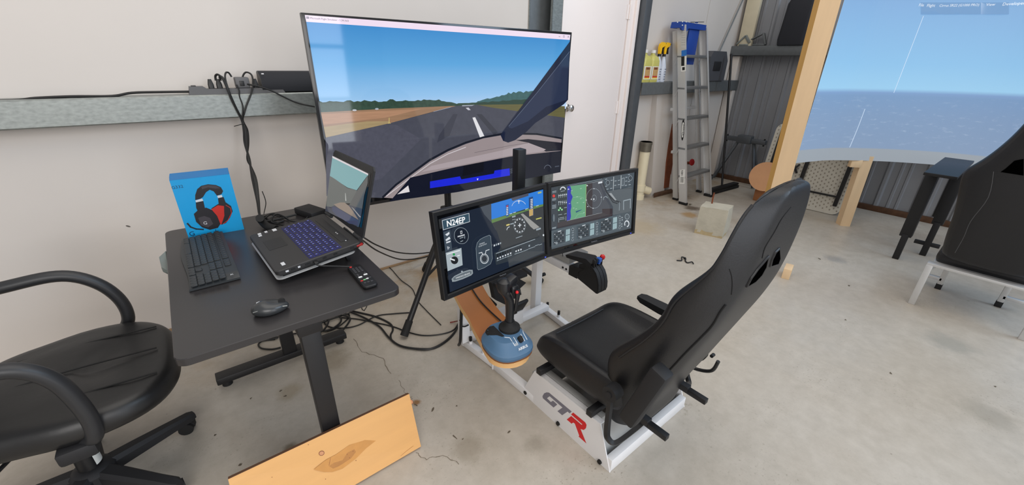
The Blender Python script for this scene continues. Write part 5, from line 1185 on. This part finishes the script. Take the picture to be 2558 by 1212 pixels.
for pts in ([(2498, 498), (2470, 560), (2440, 610), (2388, 640)],): MB().tube([sb2.at(2158+x/2.02, 300+y/2.02, .001) for x, y in ((655, 260), (628, 390), (540, 510), (505, 590), (460, 670))], .002, n=6, sub=4).build('seam', mat('seam_grey', (70, 70, 72), rough=.6), b2)
P = [sb2.at(2158+x/2.02, 300+y/2.02, .003) for x, y in ((715, 245), (760, 205), (806, 196), (806, 280), (690, 262))]; MB().use(M_void).poly(P).build('harness_opening', None, b2, smooth=False, fixn=False)
m = MB(); m.box((3.92, YC, .335), (.50, .46, .10), .04, seg=3); m.build('cushion', M_leather, s2)
m = MB(); m.box((3.63, YC, .295), (.06, .50, .018), .003); m.box((3.90, YC, .29), (.52, .46, .02), .003); m.build('seat_plate', M_alu, s2)
for y in (.146, -.349):
    MB().box((3.605, y-.012, .145), (.034, .034, .29), .003).build('rear_leg', M_alu, s2)
    yi = .06 if y > 0 else -.235
    MB().box((4.03, yi, .14), (.03, .03, .28), .003).build('front_leg', M_alu, s2)
    MB().bar((4.03, yi, .075), (4.03, yi+(.10 if y > 0 else -.10), .075), .03, .022, .002).build('stretcher', M_alu, s2)
    MB().bar((3.605, y-.012, .27), (4.03, yi, .27), .028, .028, .002).build('side_rail', M_alu, s2)
    MB().box((4.03, yi, .02), (.034, .034, .04), .003).build('foot_cap', M_rubber, s2)
sp = thing('simulator_side_table', (4.6, .31, 0), 'black side table with stepped black legs next to the second simulator seat', 'side table')
m = MB(); m.box((4.70, .315, .745), (.92, .18, .022), .003); m.build('top', M_blksteel, sp)
for x, y, h0, wd in ((4.44, .372, .20, .075), (4.72, .245, .28, .07)):
    MB().box((x+.02, y, (.735+h0)/2), (wd, wd, .735-h0), .004).build('leg_sleeve', M_blksteel, sp); MB().box((x, y, h0/2+.01), (.042, .042, h0+.02), .003).build('leg', M_blksteel, sp)
MB().box((4.73, .25, .10), (.03, .16, .03), .003).build('foot_bar', M_blksteel, sp); MB().box((4.80, .26, .50), (.14, .07, .34), .006).build('side_panel', M_blksteel, sp)

# ================================================================== corner: ladder, broom, shelf things
ld = thing('step_ladder', (4.55, 2.3, 0), 'folded aluminium step ladder with a blue top cap leaning on the wall girt', 'ladder')
def lrail(x0, x1, y0, y1, z0, z1, name, w=.085, t=.026, lips=True):
    d = Vector((x1-x0, y1-y0, z1-z0)).normalized(); yv = (Vector((0, 1, 0))-d*d.y).normalized(); xv = yv.cross(d).normalized()
    pr = [(0, 0), (w, 0), (w, t), (w-.004, t), (w-.004, .003), (.004, .003), (.004, t), (0, t)]
    q = MB(); q.loft([[Vector((xx, yy, zz))+yv*(a-w)+xv*(b*sgn) for a, b in pr] for xx, yy, zz in ((x0, y0, z0), (x1, y1, z1))]); return q.build(name, M_alu, ld, smooth=False)
sgn = 1; fl = lrail(4.275, 4.215, 2.255, 2.60, .012, 1.80, 'front_rail')
sgn = -1; fr_ = lrail(4.84, 4.67, 2.245, 2.60, .012, 1.80, 'front_rail')
sgn = 1; lrail(4.36, 4.25, 2.385, 2.665, .012, 1.76, 'rear_rail', .055, .022)
sgn = -1; lrail(4.91, 4.69, 2.385, 2.665, .012, 1.76, 'rear_rail', .055, .022)
def lx(z): t = z/1.80; return 4.275-.06*t, 4.84-.17*t, 2.215+.345*t
for z in (.31, .615, .92, 1.225, 1.53):
    x0, x1, y = lx(z); m = MB(); m.box(((x0+x1)/2, y, z), (x1-x0, .085, .028), .003); st_ = m.build('step', M_galv if z < 0 else mat('grey_tread', (128, 130, 132), rough=.45, metal=.5, var=.1), ld)
    for x in (x0+.008, x1-.008): MB().bar((x, y+.03, z-.01), (x, y+.06, z-.09), .012, .004).build('step_brace', M_alu, st_)
for z in (.55, 1.0):
    x0, x1, y = lx(z); MB().box(((x0+x1)/2+.03, y+.14, z), (x1-x0, .02, .03), .002).build('rear_brace', M_alu, ld)
M_lblue = mat('ladder_blue', (26, 66, 150), rough=.45, var=.05)
m = MB(); m.prism([(4.16, 2.52, 1.785), (4.64, 2.52, 1.785), (4.64, 2.52, 1.835), (4.17, 2.52, 1.84)], (0, .12, 0)); m.prism([(4.16, 2.518, 1.785), (4.30, 2.518, 1.785), (4.28, 2.518, 1.76), (4.18, 2.518, 1.765)], (0, .02, 0)); cap = m.build('top_cap', M_lblue, ld)
m = MB(); m.box((4.46, 2.55, 1.62), (.20, .02, .34), .006); m.build('paint_shelf', M_lblue, ld)
for y, z, xn in ((2.265, .012, 4.275), (2.255, .012, 4.84)): MB().box((xn+(.012 if xn < 4.5 else -.012), y-.055, .014), (.038, .095, .028), .003).build('foot', M_rubber, ld)
for xn in (4.36, 4.91): MB().box((xn+(.01 if xn < 4.5 else -.01), 2.357, .012), (.032, .065, .024), .003).build('foot', M_rubber, ld)
# maker's plate and stickers lying on the near rail
sr = Surf(fl); ZL = zc(1560, 260, 4.33); ZL2 = zc(1560, 0, 4.33)
n0 = sr.at(*ZL(640, 300)); nn = sr.nrm.copy(); lfr = frame(n0, sr.at(*ZL(634, 380))-sr.at(*ZL(640, 200)), (0, 1, 0)); 
if lfr[3].dot(ray(*ZL(640, 300))) > 0: lfr = (lfr[0], lfr[1], -lfr[2], -lfr[3])
A = Art(lfr, ZL, off=.0008); ink = mat('sticker_ink', (20, 20, 22), rough=.5); wht = mat('sticker_white', (226, 226, 222), rough=.5)
A.disc((631, 280), 17, 116, ink, 28, .06).disc((631, 280), 13, 84, wht, 28, .06).text('WERNER', (634, 216), (622, 344), ink, .8, .02)
A.build('maker_sticker', fl)
A = Art(lfr, ZL, off=.0008)
A.poly([(602, 712), (656, 706), (648, 866), (592, 862)], wht).text('HRN', (632, 772), (634, 718), ink, 1.2, .02)
for i in range(7): A.poly([(606+5*i, 788), (608+5*i, 788), (606+5*i, 850), (604+5*i, 850)], ink)
A.build('barcode_sticker', fl)
A = Art(lfr, ZL2, off=.0008); A.poly([(610, 310), (664, 306), (664, 520), (610, 524)], mat('sticker_grey', (190, 190, 188), rough=.5))
for i in range(7): A.line([(618, 330+26*i), (656, 328+26*i)], .003, mat('sticker_text', (150, 150, 150), rough=.5))
A.poly([(616, 548), (672, 536), (672, 600), (616, 610)], mat('sticker_blue', (36, 110, 190), rough=.5)).poly([(614, 614), (648, 610), (646, 712), (614, 714)], ink).poly([(650, 610), (672, 604), (668, 706), (648, 710)], wht).poly([(610, 716), (664, 710), (664, 770), (610, 776)], wht).poly([(624, 728), (652, 724), (652, 758), (624, 762)], ink)
A.build('instruction_sticker', fl)
capf = frame((4.45, 2.516, 1.8), (1, 0, 0), (0, 0, 1)); A = Art(capf, ZL2, off=.002)
A.disc((780, 243), 26, 13, wht, 20).disc((780, 243), 20, 9, M_lblue, 20).line([(715, 240), (860, 238)], .006, ink)
for p in ((574, 240), (628, 235), (668, 236), (627, 272)): A.disc(p, 7, 7, wht, 10)
A.build('cap_print', cap)

bm_ = thing('push_broom', (5.2, 2.24, 0), 'push broom with a long black handle standing in the corner', 'broom')
MB().cyl((5.235, 2.24, .05), (5.29, 2.50, 1.575), .013, n=12).build('handle', M_black, bm_)
m = MB(); m.box((5.23, 2.22, .048), (.62, .07, .03), .006, Matrix.Rotation(radians(-4), 3, 'Z')); m.build('head', M_black, bm_)
m = MB(); m.box((5.23, 2.22, .017), (.60, .10, .034), .004, Matrix.Rotation(radians(-4), 3, 'Z')); m.build('bristles', M_rubber, bm_)
pp = thing('drain_pipe', (4.06, 2.66, 0), 'cream plastic stand pipe with a metal coupling by the wall', 'pipe')
M_pvc = mat('cream_pvc', (226, 214, 184), rough=.4, var=.05, scale=12)
MB().cyl((4.05, 2.645, 0), (4.05, 2.645, .56), .055, n=24).build('pipe', M_pvc, pp)
m = MB(); m.cyl((4.05, 2.645, .10), (4.05, 2.645, .17), .064, n=24).cyl((4.05, 2.645, .0), (4.05, 2.645, .05), .064, n=24); m.cyl((4.08, 2.635, .12), (4.18, 2.60, .08), .045, n=20); m.build('tee_fitting', M_pvc, pp)
m = MB(); m.cyl((4.05, 2.645, .555), (4.05, 2.645, .66), .062, n=24); m.cyl((4.05, 2.645, .63), (4.05, 2.645, .66), .066, n=24); m.build('coupling', mat('dull_brass', (112, 106, 94), rough=.5, metal=.5, var=.2, scale=30), pp)
vl = thing('red_valve', (5.03, 2.62, .27), 'small red tap handle seen between the ladder steps', 'valve')
m = MB(); m.lathe([(.010, 0), (.03, .0), (.045, .006), (.03, .012), (.012, .012)], (5.05, 2.60, .31), axis=(-.3, -.9, .2), n=8); m.build('hand_wheel', mat('red_enamel', (168, 24, 24), rough=.4), vl)
m = MB(); m.cyl((5.05, 2.72, .28), (5.05, 2.60, .30), .018, n=12); m.build('stem', M_rust, vl)

GZ = 1.278
def jug(x, label, group='cleaner jugs on the shelf girt'):
    t = thing('cleaner_jug', (x, 2.665, GZ), label, 'jug', group)
    m = MB(); m.loft([rrect(x-.062, x+.062, 2.61, 2.715, .02, GZ), rrect(x-.066, x+.066, 2.606, 2.718, .022, GZ+.01), rrect(x-.066, x+.066, 2.606, 2.718, .022, GZ+.20), rrect(x-.055, x+.055, 2.615, 2.71, .03, GZ+.235), rrect(x-.022, x+.022, 2.64, 2.685, .02, GZ+.255), rrect(x-.02, x+.02, 2.642, 2.683, .019, GZ+.275)]); m.build('bottle', mat('yellow_liquid_plastic', (196, 190, 106), rough=.25, var=.05), t)
    m = MB(); m.cyl((x, 2.6625, GZ+.272), (x, 2.6625, GZ+.30), .026, n=18); m.build('cap', M_white, t)
    A = Art(frame((x, 2.6055, GZ), (1, 0, 0), (0, 0, 1)), lambda a, b: (a, b), off=.0006); fr2 = A.fr
    def rp(x0, x1, z0, z1, c): A.mb.use(c).poly([fr2[0]+fr2[1]*a+fr2[2]*b+fr2[3]*A.off for a, b in ((x0, z0), (x1, z0), (x1, z1), (x0, z1))]); A.off += .0001
    rp(-.062, .062, .03, .15, wht); rp(-.044, .044, .036, .144, mat('label_tan', (190, 150, 96), rough=.5, var=.3, scale=60)); rp(-.044, .044, .046, .06, mat('label_red', (190, 46, 34), rough=.5)); rp(-.044, .044, .036, .045, mat('label_yellow', (236, 200, 40), rough=.5)); rp(-.03, .03, .12, .14, mat('label_brown', (120, 70, 40), rough=.5))
    A.build('paper_label', t); return t
jug(3.825, 'yellow cleaner jug half hidden behind the grey door channel'); jug(3.960, 'yellow cleaner jug next to the spray bottles')
def spray(x, label):
    t = thing('spray_bottle', (x, 2.655, GZ), label, 'spray bottle', 'spray bottles on the shelf girt')
    M_sb = mat('frosted_bottle', (196, 202, 214), rough=.25, var=.06, scale=30)
    m = MB(); m.lathe([(0, 0), (.040, 0), (.042, .01), (.042, .12), (.036, .16), (.022, .215), (.014, .235), (.014, .25), (0, .25)], (x, 2.655, GZ), n=20); m.build('bottle', M_sb, t)
    m = MB(); m.cyl((x, 2.655, GZ+.245), (x, 2.655, GZ+.268), .017, n=16); m.build('collar', M_black, t)
    m = MB(); m.prism([(x-.016, 2.643, GZ+.268), (x+.014, 2.643, GZ+.268), (x+.018, 2.643, GZ+.325), (x+.07, 2.643, GZ+.345), (x+.072, 2.643, GZ+.372), (x+.02, 2.643, GZ+.378), (x-.012, 2.643, GZ+.36), (x-.022, 2.643, GZ+.33)], (0, .024, 0)); m.build('spray_head', mat('yellow_trigger', (246, 190, 20), rough=.4), t)
    m = MB(); m.prism([(x+.05, 2.646, GZ+.35), (x+.062, 2.646, GZ+.345), (x+.052, 2.646, GZ+.31), (x+.062, 2.646, GZ+.27), (x+.052, 2.646, GZ+.268), (x+.040, 2.646, GZ+.31)], (0, .018, 0)); m.build('trigger', M_black, t)
    m = MB(); m.cyl((x+.07, 2.655, GZ+.36), (x+.085, 2.655, GZ+.362), .011, n=12); m.build('nozzle', M_black, t)
    A = Art(frame((x, 2.612, GZ), (1, 0, 0), (0, 0, 1)), lambda a, b: (a, b), off=.002)
    for i in range(5): A.mb.use(mat('scale_print', (90, 96, 116), rough=.5)).poly([Vector((x+a, 2.6105, GZ+.025+.024*i+b)) for a, b in ((-.016, 0), (.012-.004*(i % 2), 0), (.012-.004*(i % 2), .006), (-.016, .006))])
    A.build('printed_scale', t); return t
spray(4.062, 'spray bottle with yellow trigger next to the yellow jugs'); spray(4.148, 'spray bottle with yellow trigger nearest the ladder')
gb = thing('grey_wall_box', (5.17, 2.62, GZ), 'dark grey wedge-shaped box on the girt beside the ladder', 'box')
m = MB(); m.prism([(4.98, 2.58, 1.278), (5.40, 2.58, 1.278), (5.40, 2.58, 1.50), (5.33, 2.58, 1.60), (5.03, 2.58, 1.60), (4.98, 2.58, 1.54)], (0, .13, 0)); m.build('case', mat('charcoal_box', (72, 73, 78), rough=.6, var=.08, scale=10), gb)
m = MB(); m.box((5.16, 2.576, 1.44), (.16, .01, .10), .003); m.build('front_flap', M_blackm, gb)

# girt of the right wall: brackets and a black bag
GR = 1.675
def bracket(label, bars, m_):
    t = thing('steel_bracket', (5.79, bars[0][0][0], GR), label, 'bracket', 'steel brackets on the right wall girt')
    for (a, b, w_, t_) in bars: MB().bar((5.79, a[0], GR+a[1]), (5.79, b[0], GR+b[1]), w_, t_, .002, up=(1, 0, 0)).build('flange', m_, t)
bracket('bent steel bracket lying on the right wall girt nearest the corner', [((2.69, .02), (2.60, .115), .018, .06), ((2.60, .115), (2.535, .035), .03, .06), ((2.66, .012), (2.55, .012), .02, .05)], M_galv)
bracket('open triangular bracket on the right wall girt by the black bag', [((2.50, .012), (2.36, .012), .016, .04), ((2.53, .07), (2.405, .135), .014, .04), ((2.405, .135), (2.355, .012), .022, .04)], M_galv_dk)
bg_ = thing('black_bag', (5.76, 2.08, GR), 'tall black soft bag standing on the right wall girt', 'bag')
m = MB(); m.loft([rrect(5.69, 5.83, 1.93, 2.20, .03, GR), rrect(5.685, 5.835, 1.92, 2.21, .04, GR+.06), rrect(5.69, 5.83, 1.92, 2.20, .04, GR+.25), rrect(5.69, 5.83, 1.91, 2.19, .04, GR+.42), rrect(5.71, 5.82, 1.94, 2.16, .04, GR+.50), rrect(5.74, 5.80, 2.0, 2.10, .03, GR+.52)]); m.build('body', mat('black_nylon', (24, 26, 34), rough=.7, var=.1, scale=12), bg_)
MB().tube([(5.75, 2.0, GR+.50), (5.75, 2.02, GR+.56), (5.75, 2.08, GR+.56), (5.75, 2.10, GR+.50)], .008, n=8).build('handle', M_rubber, bg_)
# folding saw stand against the ribbed wall
ws = thing('work_stand', (5.70, 2.28, 0), 'grey folding work stand with splayed legs against the ribbed wall', 'work stand')
m = MB(); m.box((5.70, 2.28, .575), (.06, .50, .055), .006); m.build('top_rail', M_jamb, ws); m = MB(); m.box((5.69, 2.28, .585), (.10, .17, .10), .01); m.build('clamp_block', M_jamb, ws)
for a, b in (((5.70, 2.36, .56), (5.60, 2.56, .05)), ((5.70, 2.36, .56), (5.76, 2.60, .0)), ((5.70, 2.17, .56), (5.62, 2.02, .0)), ((5.70, 2.17, .56), (5.76, 2.0, .02))): MB().bar(a, (b[0], b[1], 0.012), .028, .028, .003).build('leg', M_jamb, ws)
for y in (2.05, 2.51): MB().cyl((5.69, y, .53), (5.69, y, .62), .010, n=10).build('peg', M_blackm, ws)

# concrete block with a rusty rod
cb = thing('concrete_block', (3.69, 1.58, 0), 'rough beige concrete block on the floor in front of the ladder', 'concrete block')
M_conc = mat('old_concrete', (182, 176, 160), rough=.9, var=.22, scale=9, bump=.5, bscale=40); M_conc2 = mat('broken_concrete', (176, 158, 122), rough=.95, var=.25, scale=16, bump=.8, bscale=30)
bq = [(3.585, 1.688), (3.655, 1.455), (3.86, 1.50), (3.79, 1.74)]
rnd = random.Random(3); m = MB(); secs = []
for z, s_ in ((0, .97), (.05, 1.0), (.14, .985), (.23, .97), (.262, .955)):
    sec = []
    for (a, b) in zip(bq, bq[1:]+bq[:1]):
        for k in range(5):
            t = k/5; x = a[0]+(b[0]-a[0])*t; y = a[1]+(b[1]-a[1])*t; sec.append((3.72+(x-3.72)*s_+rnd.uniform(-.004, .004)+.02*z, 1.595+(y-1.595)*s_+rnd.uniform(-.004, .004), z+(.03*(1.7-y) if z > .2 else 0)+rnd.uniform(-.003, .003)*(z > 0)))
    secs.append(sec)
m.loft(secs); m.build('block', M_conc, cb, angle=25)
m = MB(); m.loft([[(p[0]*1.0+(p[0]-3.72)*.012, p[1]+(p[1]-1.595)*.012, p[2]) for p in secs[0]], [(p[0]+(p[0]-3.72)*.014, p[1]+(p[1]-1.595)*.014, .045+rnd.uniform(-.012, .015)) for p in secs[0]]], cap=False); m.build('broken_edge', M_conc2, cb)
MB().tube([(3.76, 1.66, .25), (3.775, 1.67, .31), (3.79, 1.675, .36)], .007, n=6).build('rusty_rod', M_rust, cb)
sc_ = thing('black_scrap', (2.95, 1.40, 0), 'tiny twisted black scrap lying alone on the floor', 'scrap')
MB().tube([(2.90, 1.455, .006), (2.93, 1.43, .006), (2.96, 1.45, .02), (2.99, 1.43, .006), (2.95, 1.41, .006), (2.93, 1.38, .006), (2.96, 1.36, .012), (2.95, 1.34, .006)], .005, n=6, sub=4).build('strip', M_rubber, sc_); MB().box((2.985, 1.435, .008), (.02, .012, .012), .002).build('clip', M_black, sc_)
# ================================================================== things on the girt by the desk, and cables
TZ = 1.2725
st2 = thing('surge_protector', (.30, 2.64, TZ), 'long grey power strip lying on the galvanised girt', 'power strip')
M_strip = mat('grey_strip_plastic', (92, 92, 94), rough=.5, var=.05)
m = MB(); m.prism([(.092, 2.612, TZ), (.10, 2.612, TZ+.038), (.155, 2.612, TZ+.038), (.17, 2.612, TZ+.026), (.50, 2.612, TZ+.026), (.515, 2.612, TZ)], (0, .055, 0)); m.build('body', M_strip, st2)
for i in range(6): MB().box((.20+.052*i, 2.64, TZ+.0265), (.028, .03, .001)).build('outlet', M_blackm, st2)
MB().box((.118, 2.64, TZ+.039), (.02, .03, .006), .002).build('switch', M_black, st2)
def plug(x, label, big=False):
    t = thing('power_plug', (x, 2.64, TZ+.026), label, 'plug', 'plugs in the grey power strip')
    if big: m = MB(); m.box((x, 2.635, TZ+.053), (.062, .055, .052), .006); m.build('adapter_body', M_strip, t); MB().box((x-.004, 2.606, TZ+.05), (.02, .004, .024), .001).build('socket_face', M_black, t)
    else: m = MB(); m.loft([rrect(x-.012, x+.012, 2.626, 2.654, .005, TZ+.027), rrect(x-.012, x+.012, 2.626, 2.654, .005, TZ+.045), rrect(x-.007, x+.007, 2.633, 2.647, .004, TZ+.07)]); m.build('plug_body', M_black, t)
    return t
p1_ = plug(.19, 'black plug at the left end of the grey power strip'); p2_ = plug(.225, 'second black plug from the left in the grey power strip'); plug(.325, 'square grey adapter plugged into the power strip', True); p4_ = plug(.385, 'black plug right of the square grey adapter')
sbr = thing('sound_bar', (.70, 2.655, TZ), 'black rounded speaker bar on the girt behind the television', 'speaker')
def sbsec(x): 
    P = [(2.615, .005), (2.608, .03), (2.618, .07), (2.645, .100), (2.675, .108), (2.70, .10), (2.705, .05), (2.70, .002)]
    return [(x, y, TZ+z) for y, z in P]
m = MB(); m.loft([sbsec(.412), sbsec(.418), sbsec(1.12)]); m.build('body', mat('speaker_cloth', (30, 32, 38), rough=.8, var=.15, scale=200), sbr)
m = MB(); m.loft([[(x, y, z) for (x, y, z) in sbsec(.409)], [(x, y, z) for (x, y, z) in sbsec(.413)]]); m.build('end_cap', M_black, sbr); MB().box((.425, 2.619, TZ+.094), (.012, .004, .006), .001, Matrix.Rotation(radians(-40), 3, 'X')).build('badge', hbs, sbr)
def onY(x, y, Y): d = ray(x, y); return CAM+d*(Y/d.y)
def onZ(x, y, z): d = ray(x, y); return CAM+d*((z-CAM.z)/d.z)
def cable(name, pts, r, label, cat='cable', group=None, sub=6, n=8, m_=M_cable):
    t = thing(name, pts[0], label, cat, group); MB().tube(pts, r, n=n, sub=sub).build('cord', m_, t); return t
cable('wall_cable', [Vector((-.9, 2.66, TZ+.008))]+[onY(x, y, 2.64) for x, y in ((0, 252), (90, 245), (180, 241), (280, 240), (330, 232), (400, 230), (474, 229))], .0055, 'black cord running along the girt into the power strip', group=None)
zz = zc(440, 120, 4.04)
B = [(665, 730, 2.585), (690, 830, 2.575), (700, 960, 2.56), (735, 1120, 2.52), (755, 1212, 2.48)]
low = [(632, 440), (645, 490), (650, 540)]
def drop(up, dx, r, label, ends):
    pts = [onY(*zz(x, y), Y) for x, y, Y in up]
    for i, (x, y, Y) in enumerate(B): pts.append(onY(*zz(x+dx*(1 if i in (1, 2) else -.6 if i == 3 else .3), y), Y+.004*abs(dx)/10))
    pts += [onY(633+dx*.25, 450, 2.42), onY(643+dx*.12, 500, 2.34), onZ(650, 541, DZ+.012)]+ends
    return cable('hanging_cable', pts, r, label, group='power cords hanging from the girt')
e1 = [onZ(668, 548, DZ+.010), onZ(690, 556, DZ+.006), onZ(708, 552, DZ+.006)]
drop([(402, 330, 2.64), (396, 285, 2.64), (420, 268, 2.63), (470, 310, 2.61), (520, 420, 2.59), (560, 520, 2.585), (610, 620, 2.585)], -8, .0052, 'black power cord looping from the left plug down to the desk', e1)
drop([(450, 330, 2.64), (440, 290, 2.64), (470, 300, 2.625), (515, 400, 2.595), (556, 500, 2.588), (606, 610, 2.586)], 10, .0052, 'black power cord looping from the second plug down to the desk', [onZ(664, 552, DZ+.010), onZ(700, 546, DZ+.01), onZ(740, 536, DZ+.012)])
drop([(560, 292, 2.63), (530, 250, 2.63), (500, 252, 2.62), (496, 310, 2.605), (530, 430, 2.59), (580, 560, 2.586), (630, 660, 2.586)], 22, .0042, 'thin black cord arching over the grey adapter and down to the desk', [onZ(660, 546, DZ+.02), onZ(676, 536, DZ+.015), onZ(700, 542, DZ+.01)])
drop([(680, 370, 2.64), (672, 290, 2.64), (705, 245, 2.635), (760, 270, 2.62), (775, 350, 2.605), (760, 450, 2.59), (715, 570, 2.586), (690, 650, 2.586)], 30, .0042, 'black cord making a big loop right of the adapter then dropping', [onZ(662, 540, DZ+.014), onZ(684, 534, DZ+.01), onZ(720, 548, DZ+.008)])
drop([(610, 370, 2.606), (635, 430, 2.602), (640, 490, 2.598), (672, 580, 2.59), (672, 660, 2.588)], 4, .003, 'thinnest black lead from the adapter face down to the desk', [onZ(656, 546, DZ+.01), onZ(672, 552, DZ+.006), onZ(690, 546, DZ+.005)])
cable('slanting_cable', [onY(*zz(x, y), Y) for x, y, Y in ((690, 360, 2.62), (760, 372, 2.60), (860, 395, 2.597), (960, 430, 2.596), (1080, 490, 2.595), (1200, 545, 2.594), (1330, 580, 2.58), (1450, 600, 2.50))], .004, 'black cord slanting across the girt towards the television')
cable('zip_tie', [onY(*zz(585, 790), 2.56), onY(*zz(625, 780), 2.57), onY(*zz(660, 770), 2.575), onY(*zz(692, 768), 2.572)], .002, 'black cable tie sticking out of the hanging cords', 'cable tie')
cw = thing('cable_wrap', onZ(650, 545, DZ), 'black cloth sleeve at the foot of the hanging cords', 'cable sleeve'); MB().tube([onZ(649, 545, DZ+.07)*1.0, onZ(652, 550, DZ+.035), onZ(668, 566, DZ+.020), onZ(690, 572, DZ+.014)], .017, n=10).build('sleeve', M_rubber, cw)
cable('thin_wire', [onY(655, 478, 2.45), onY(664, 505, 2.42), onY(660, 530, 2.36), onZ(658, 540, DZ+.01)], .0022, 'single thin wire curling beside the hanging cords')
# cords on the floor behind and beside the desk
def floor_cord(px, r, label, z=.006, pre=None):
    pts = [onZ(x, y, z+(k if isinstance(k, float) else 0)) for x, y, *kk in px for k in [kk[0] if kk else 0]]
    return cable('floor_cable', (pre or [])+pts, r, label, group='cables lying on the floor')
Z6 = zc(500, 760, 2.68)
def zz6(L_): return [(Z6(x, y)[0], Z6(x, y)[1]) for x, y in L_]
floor_cord(zz6([(980, 36), (1080, 60), (1180, 86), (1270, 130), (1290, 170), (1275, 210), (1290, 250), (1360, 285), (1480, 300), (1580, 290), (1680, 220), (1728, 140), (1734, 60)]), .0055, 'thick black cable curving from the desk to the cockpit frame')
floor_cord(zz6([(1000, 50), (1100, 92), (1200, 150), (1260, 220), (1330, 275), (1430, 298), (1540, 300), (1640, 250), (1715, 170), (1738, 90)]), .0055, 'second thick black cable in the bundle towards the cockpit', .010)
floor_cord(zz6([(940, 90), (1050, 100), (1180, 125), (1290, 150), (1400, 190), (1500, 210), (1620, 200), (1700, 170), (1736, 110)]), .0038, 'thin cable passing behind the tripod foot towards the cockpit')
floor_cord(zz6([(780, 160), (860, 180), (940, 140), (1000, 80), (960, 60), (880, 70), (830, 110), (860, 150), (960, 160), (1060, 140), (1180, 80), (1300, 64), (1420, 56)]), .0038, 'thin cable looping beside the desk foot and under the tripod')
floor_cord(zz6([(770, 120), (850, 84), (930, 84), (940, 120), (880, 166), (800, 180), (790, 140), (850, 110), (1000, 60)]), .0055, 'coiled black cable heaped beside the desk foot', .014)
floor_cord(zz6([(780, 200), (830, 170), (860, 110), (820, 96), (780, 130), (840, 90), (920, 72), (1000, 90), (990, 130), (940, 190)]), .0055, 'another coil of black cable under the desk corner', .020)
floor_cord(zz6([(500, 236), (420, 246), (390, 270), (410, 296), (480, 302), (540, 290)]), .0045, 'black cable loop left of the rear desk leg')
floor_cord(zz6([(520, 226), (440, 240), (400, 244), (520, 220), (620, 200), (760, 180)]), .0045, 'black cable crossing behind the rear desk leg', .008)
Z5 = zc(600, 480, 3.19)
floor_cord([Z5(*p) for p in ((1120, 470), (1150, 560), (1210, 620), (1280, 700), (1370, 770), (1410, 860), (1480, 940), (1560, 1020), (1600, 1060))], .003, 'thin cable trailing from the laptop past the desk corner', pre=[Vector((.50, 1.80, .40)), Vector((.62, 2.1, .12))])
cable('trailing_cable', [LT @ Vector((.0, LD+.01, -.01)), Vector((.49, 1.66, .74)), onY(905, 592, 2.0), onY(940, 612, 2.2), onY(990, 630, 2.45), onY(1040, 634, 2.60), onY(1095, 628, 2.55)], .0045, 'upper black cable running from the laptop to the tripod')
cable('trailing_cable', [LT @ Vector((.02, LD+.01, -.01)), Vector((.50, 1.62, .735)), onY(905, 600, 2.0), onY(945, 628, 2.25), onY(1000, 648, 2.5), onY(1050, 645, 2.6), onY(1095, 632, 2.55)], .0045, 'lower black cable running from the laptop to the tripod')
cable('cable_bundle', [Vector((.985, 1.60, .46)), Vector((.945, 1.555, .42)), onY(1152, 800, 1.53), onY(1150, 850, 1.52), onZ(1146, 862, .03)], .008, 'vertical bunch of cables strapped to the left cockpit post', 'cable')
cable('red_tipped_wire', [onZ(1124, 806, .012), onZ(1140, 803, .03), onY(1150, 800, 1.54)], .004, 'short lead with a red tip by the left cockpit post', m_=mat('red_brown_lead', (120, 40, 30), rough=.5))
cable('short_cable', [onY(1406, 628, 1.32), onY(1405, 634, 1.32), onZ(1406, 641, .492)], .0022, 'short black cord from the right monitor to the throttle box')
Z1 = zc(1020, 620, 4.04)
cable('strap', [onY(1150, 814, 1.545), onY(1160, 816, 1.53), onY(1170, 812, 1.54)], .004, 'black strap around the left cockpit post', 'strap')
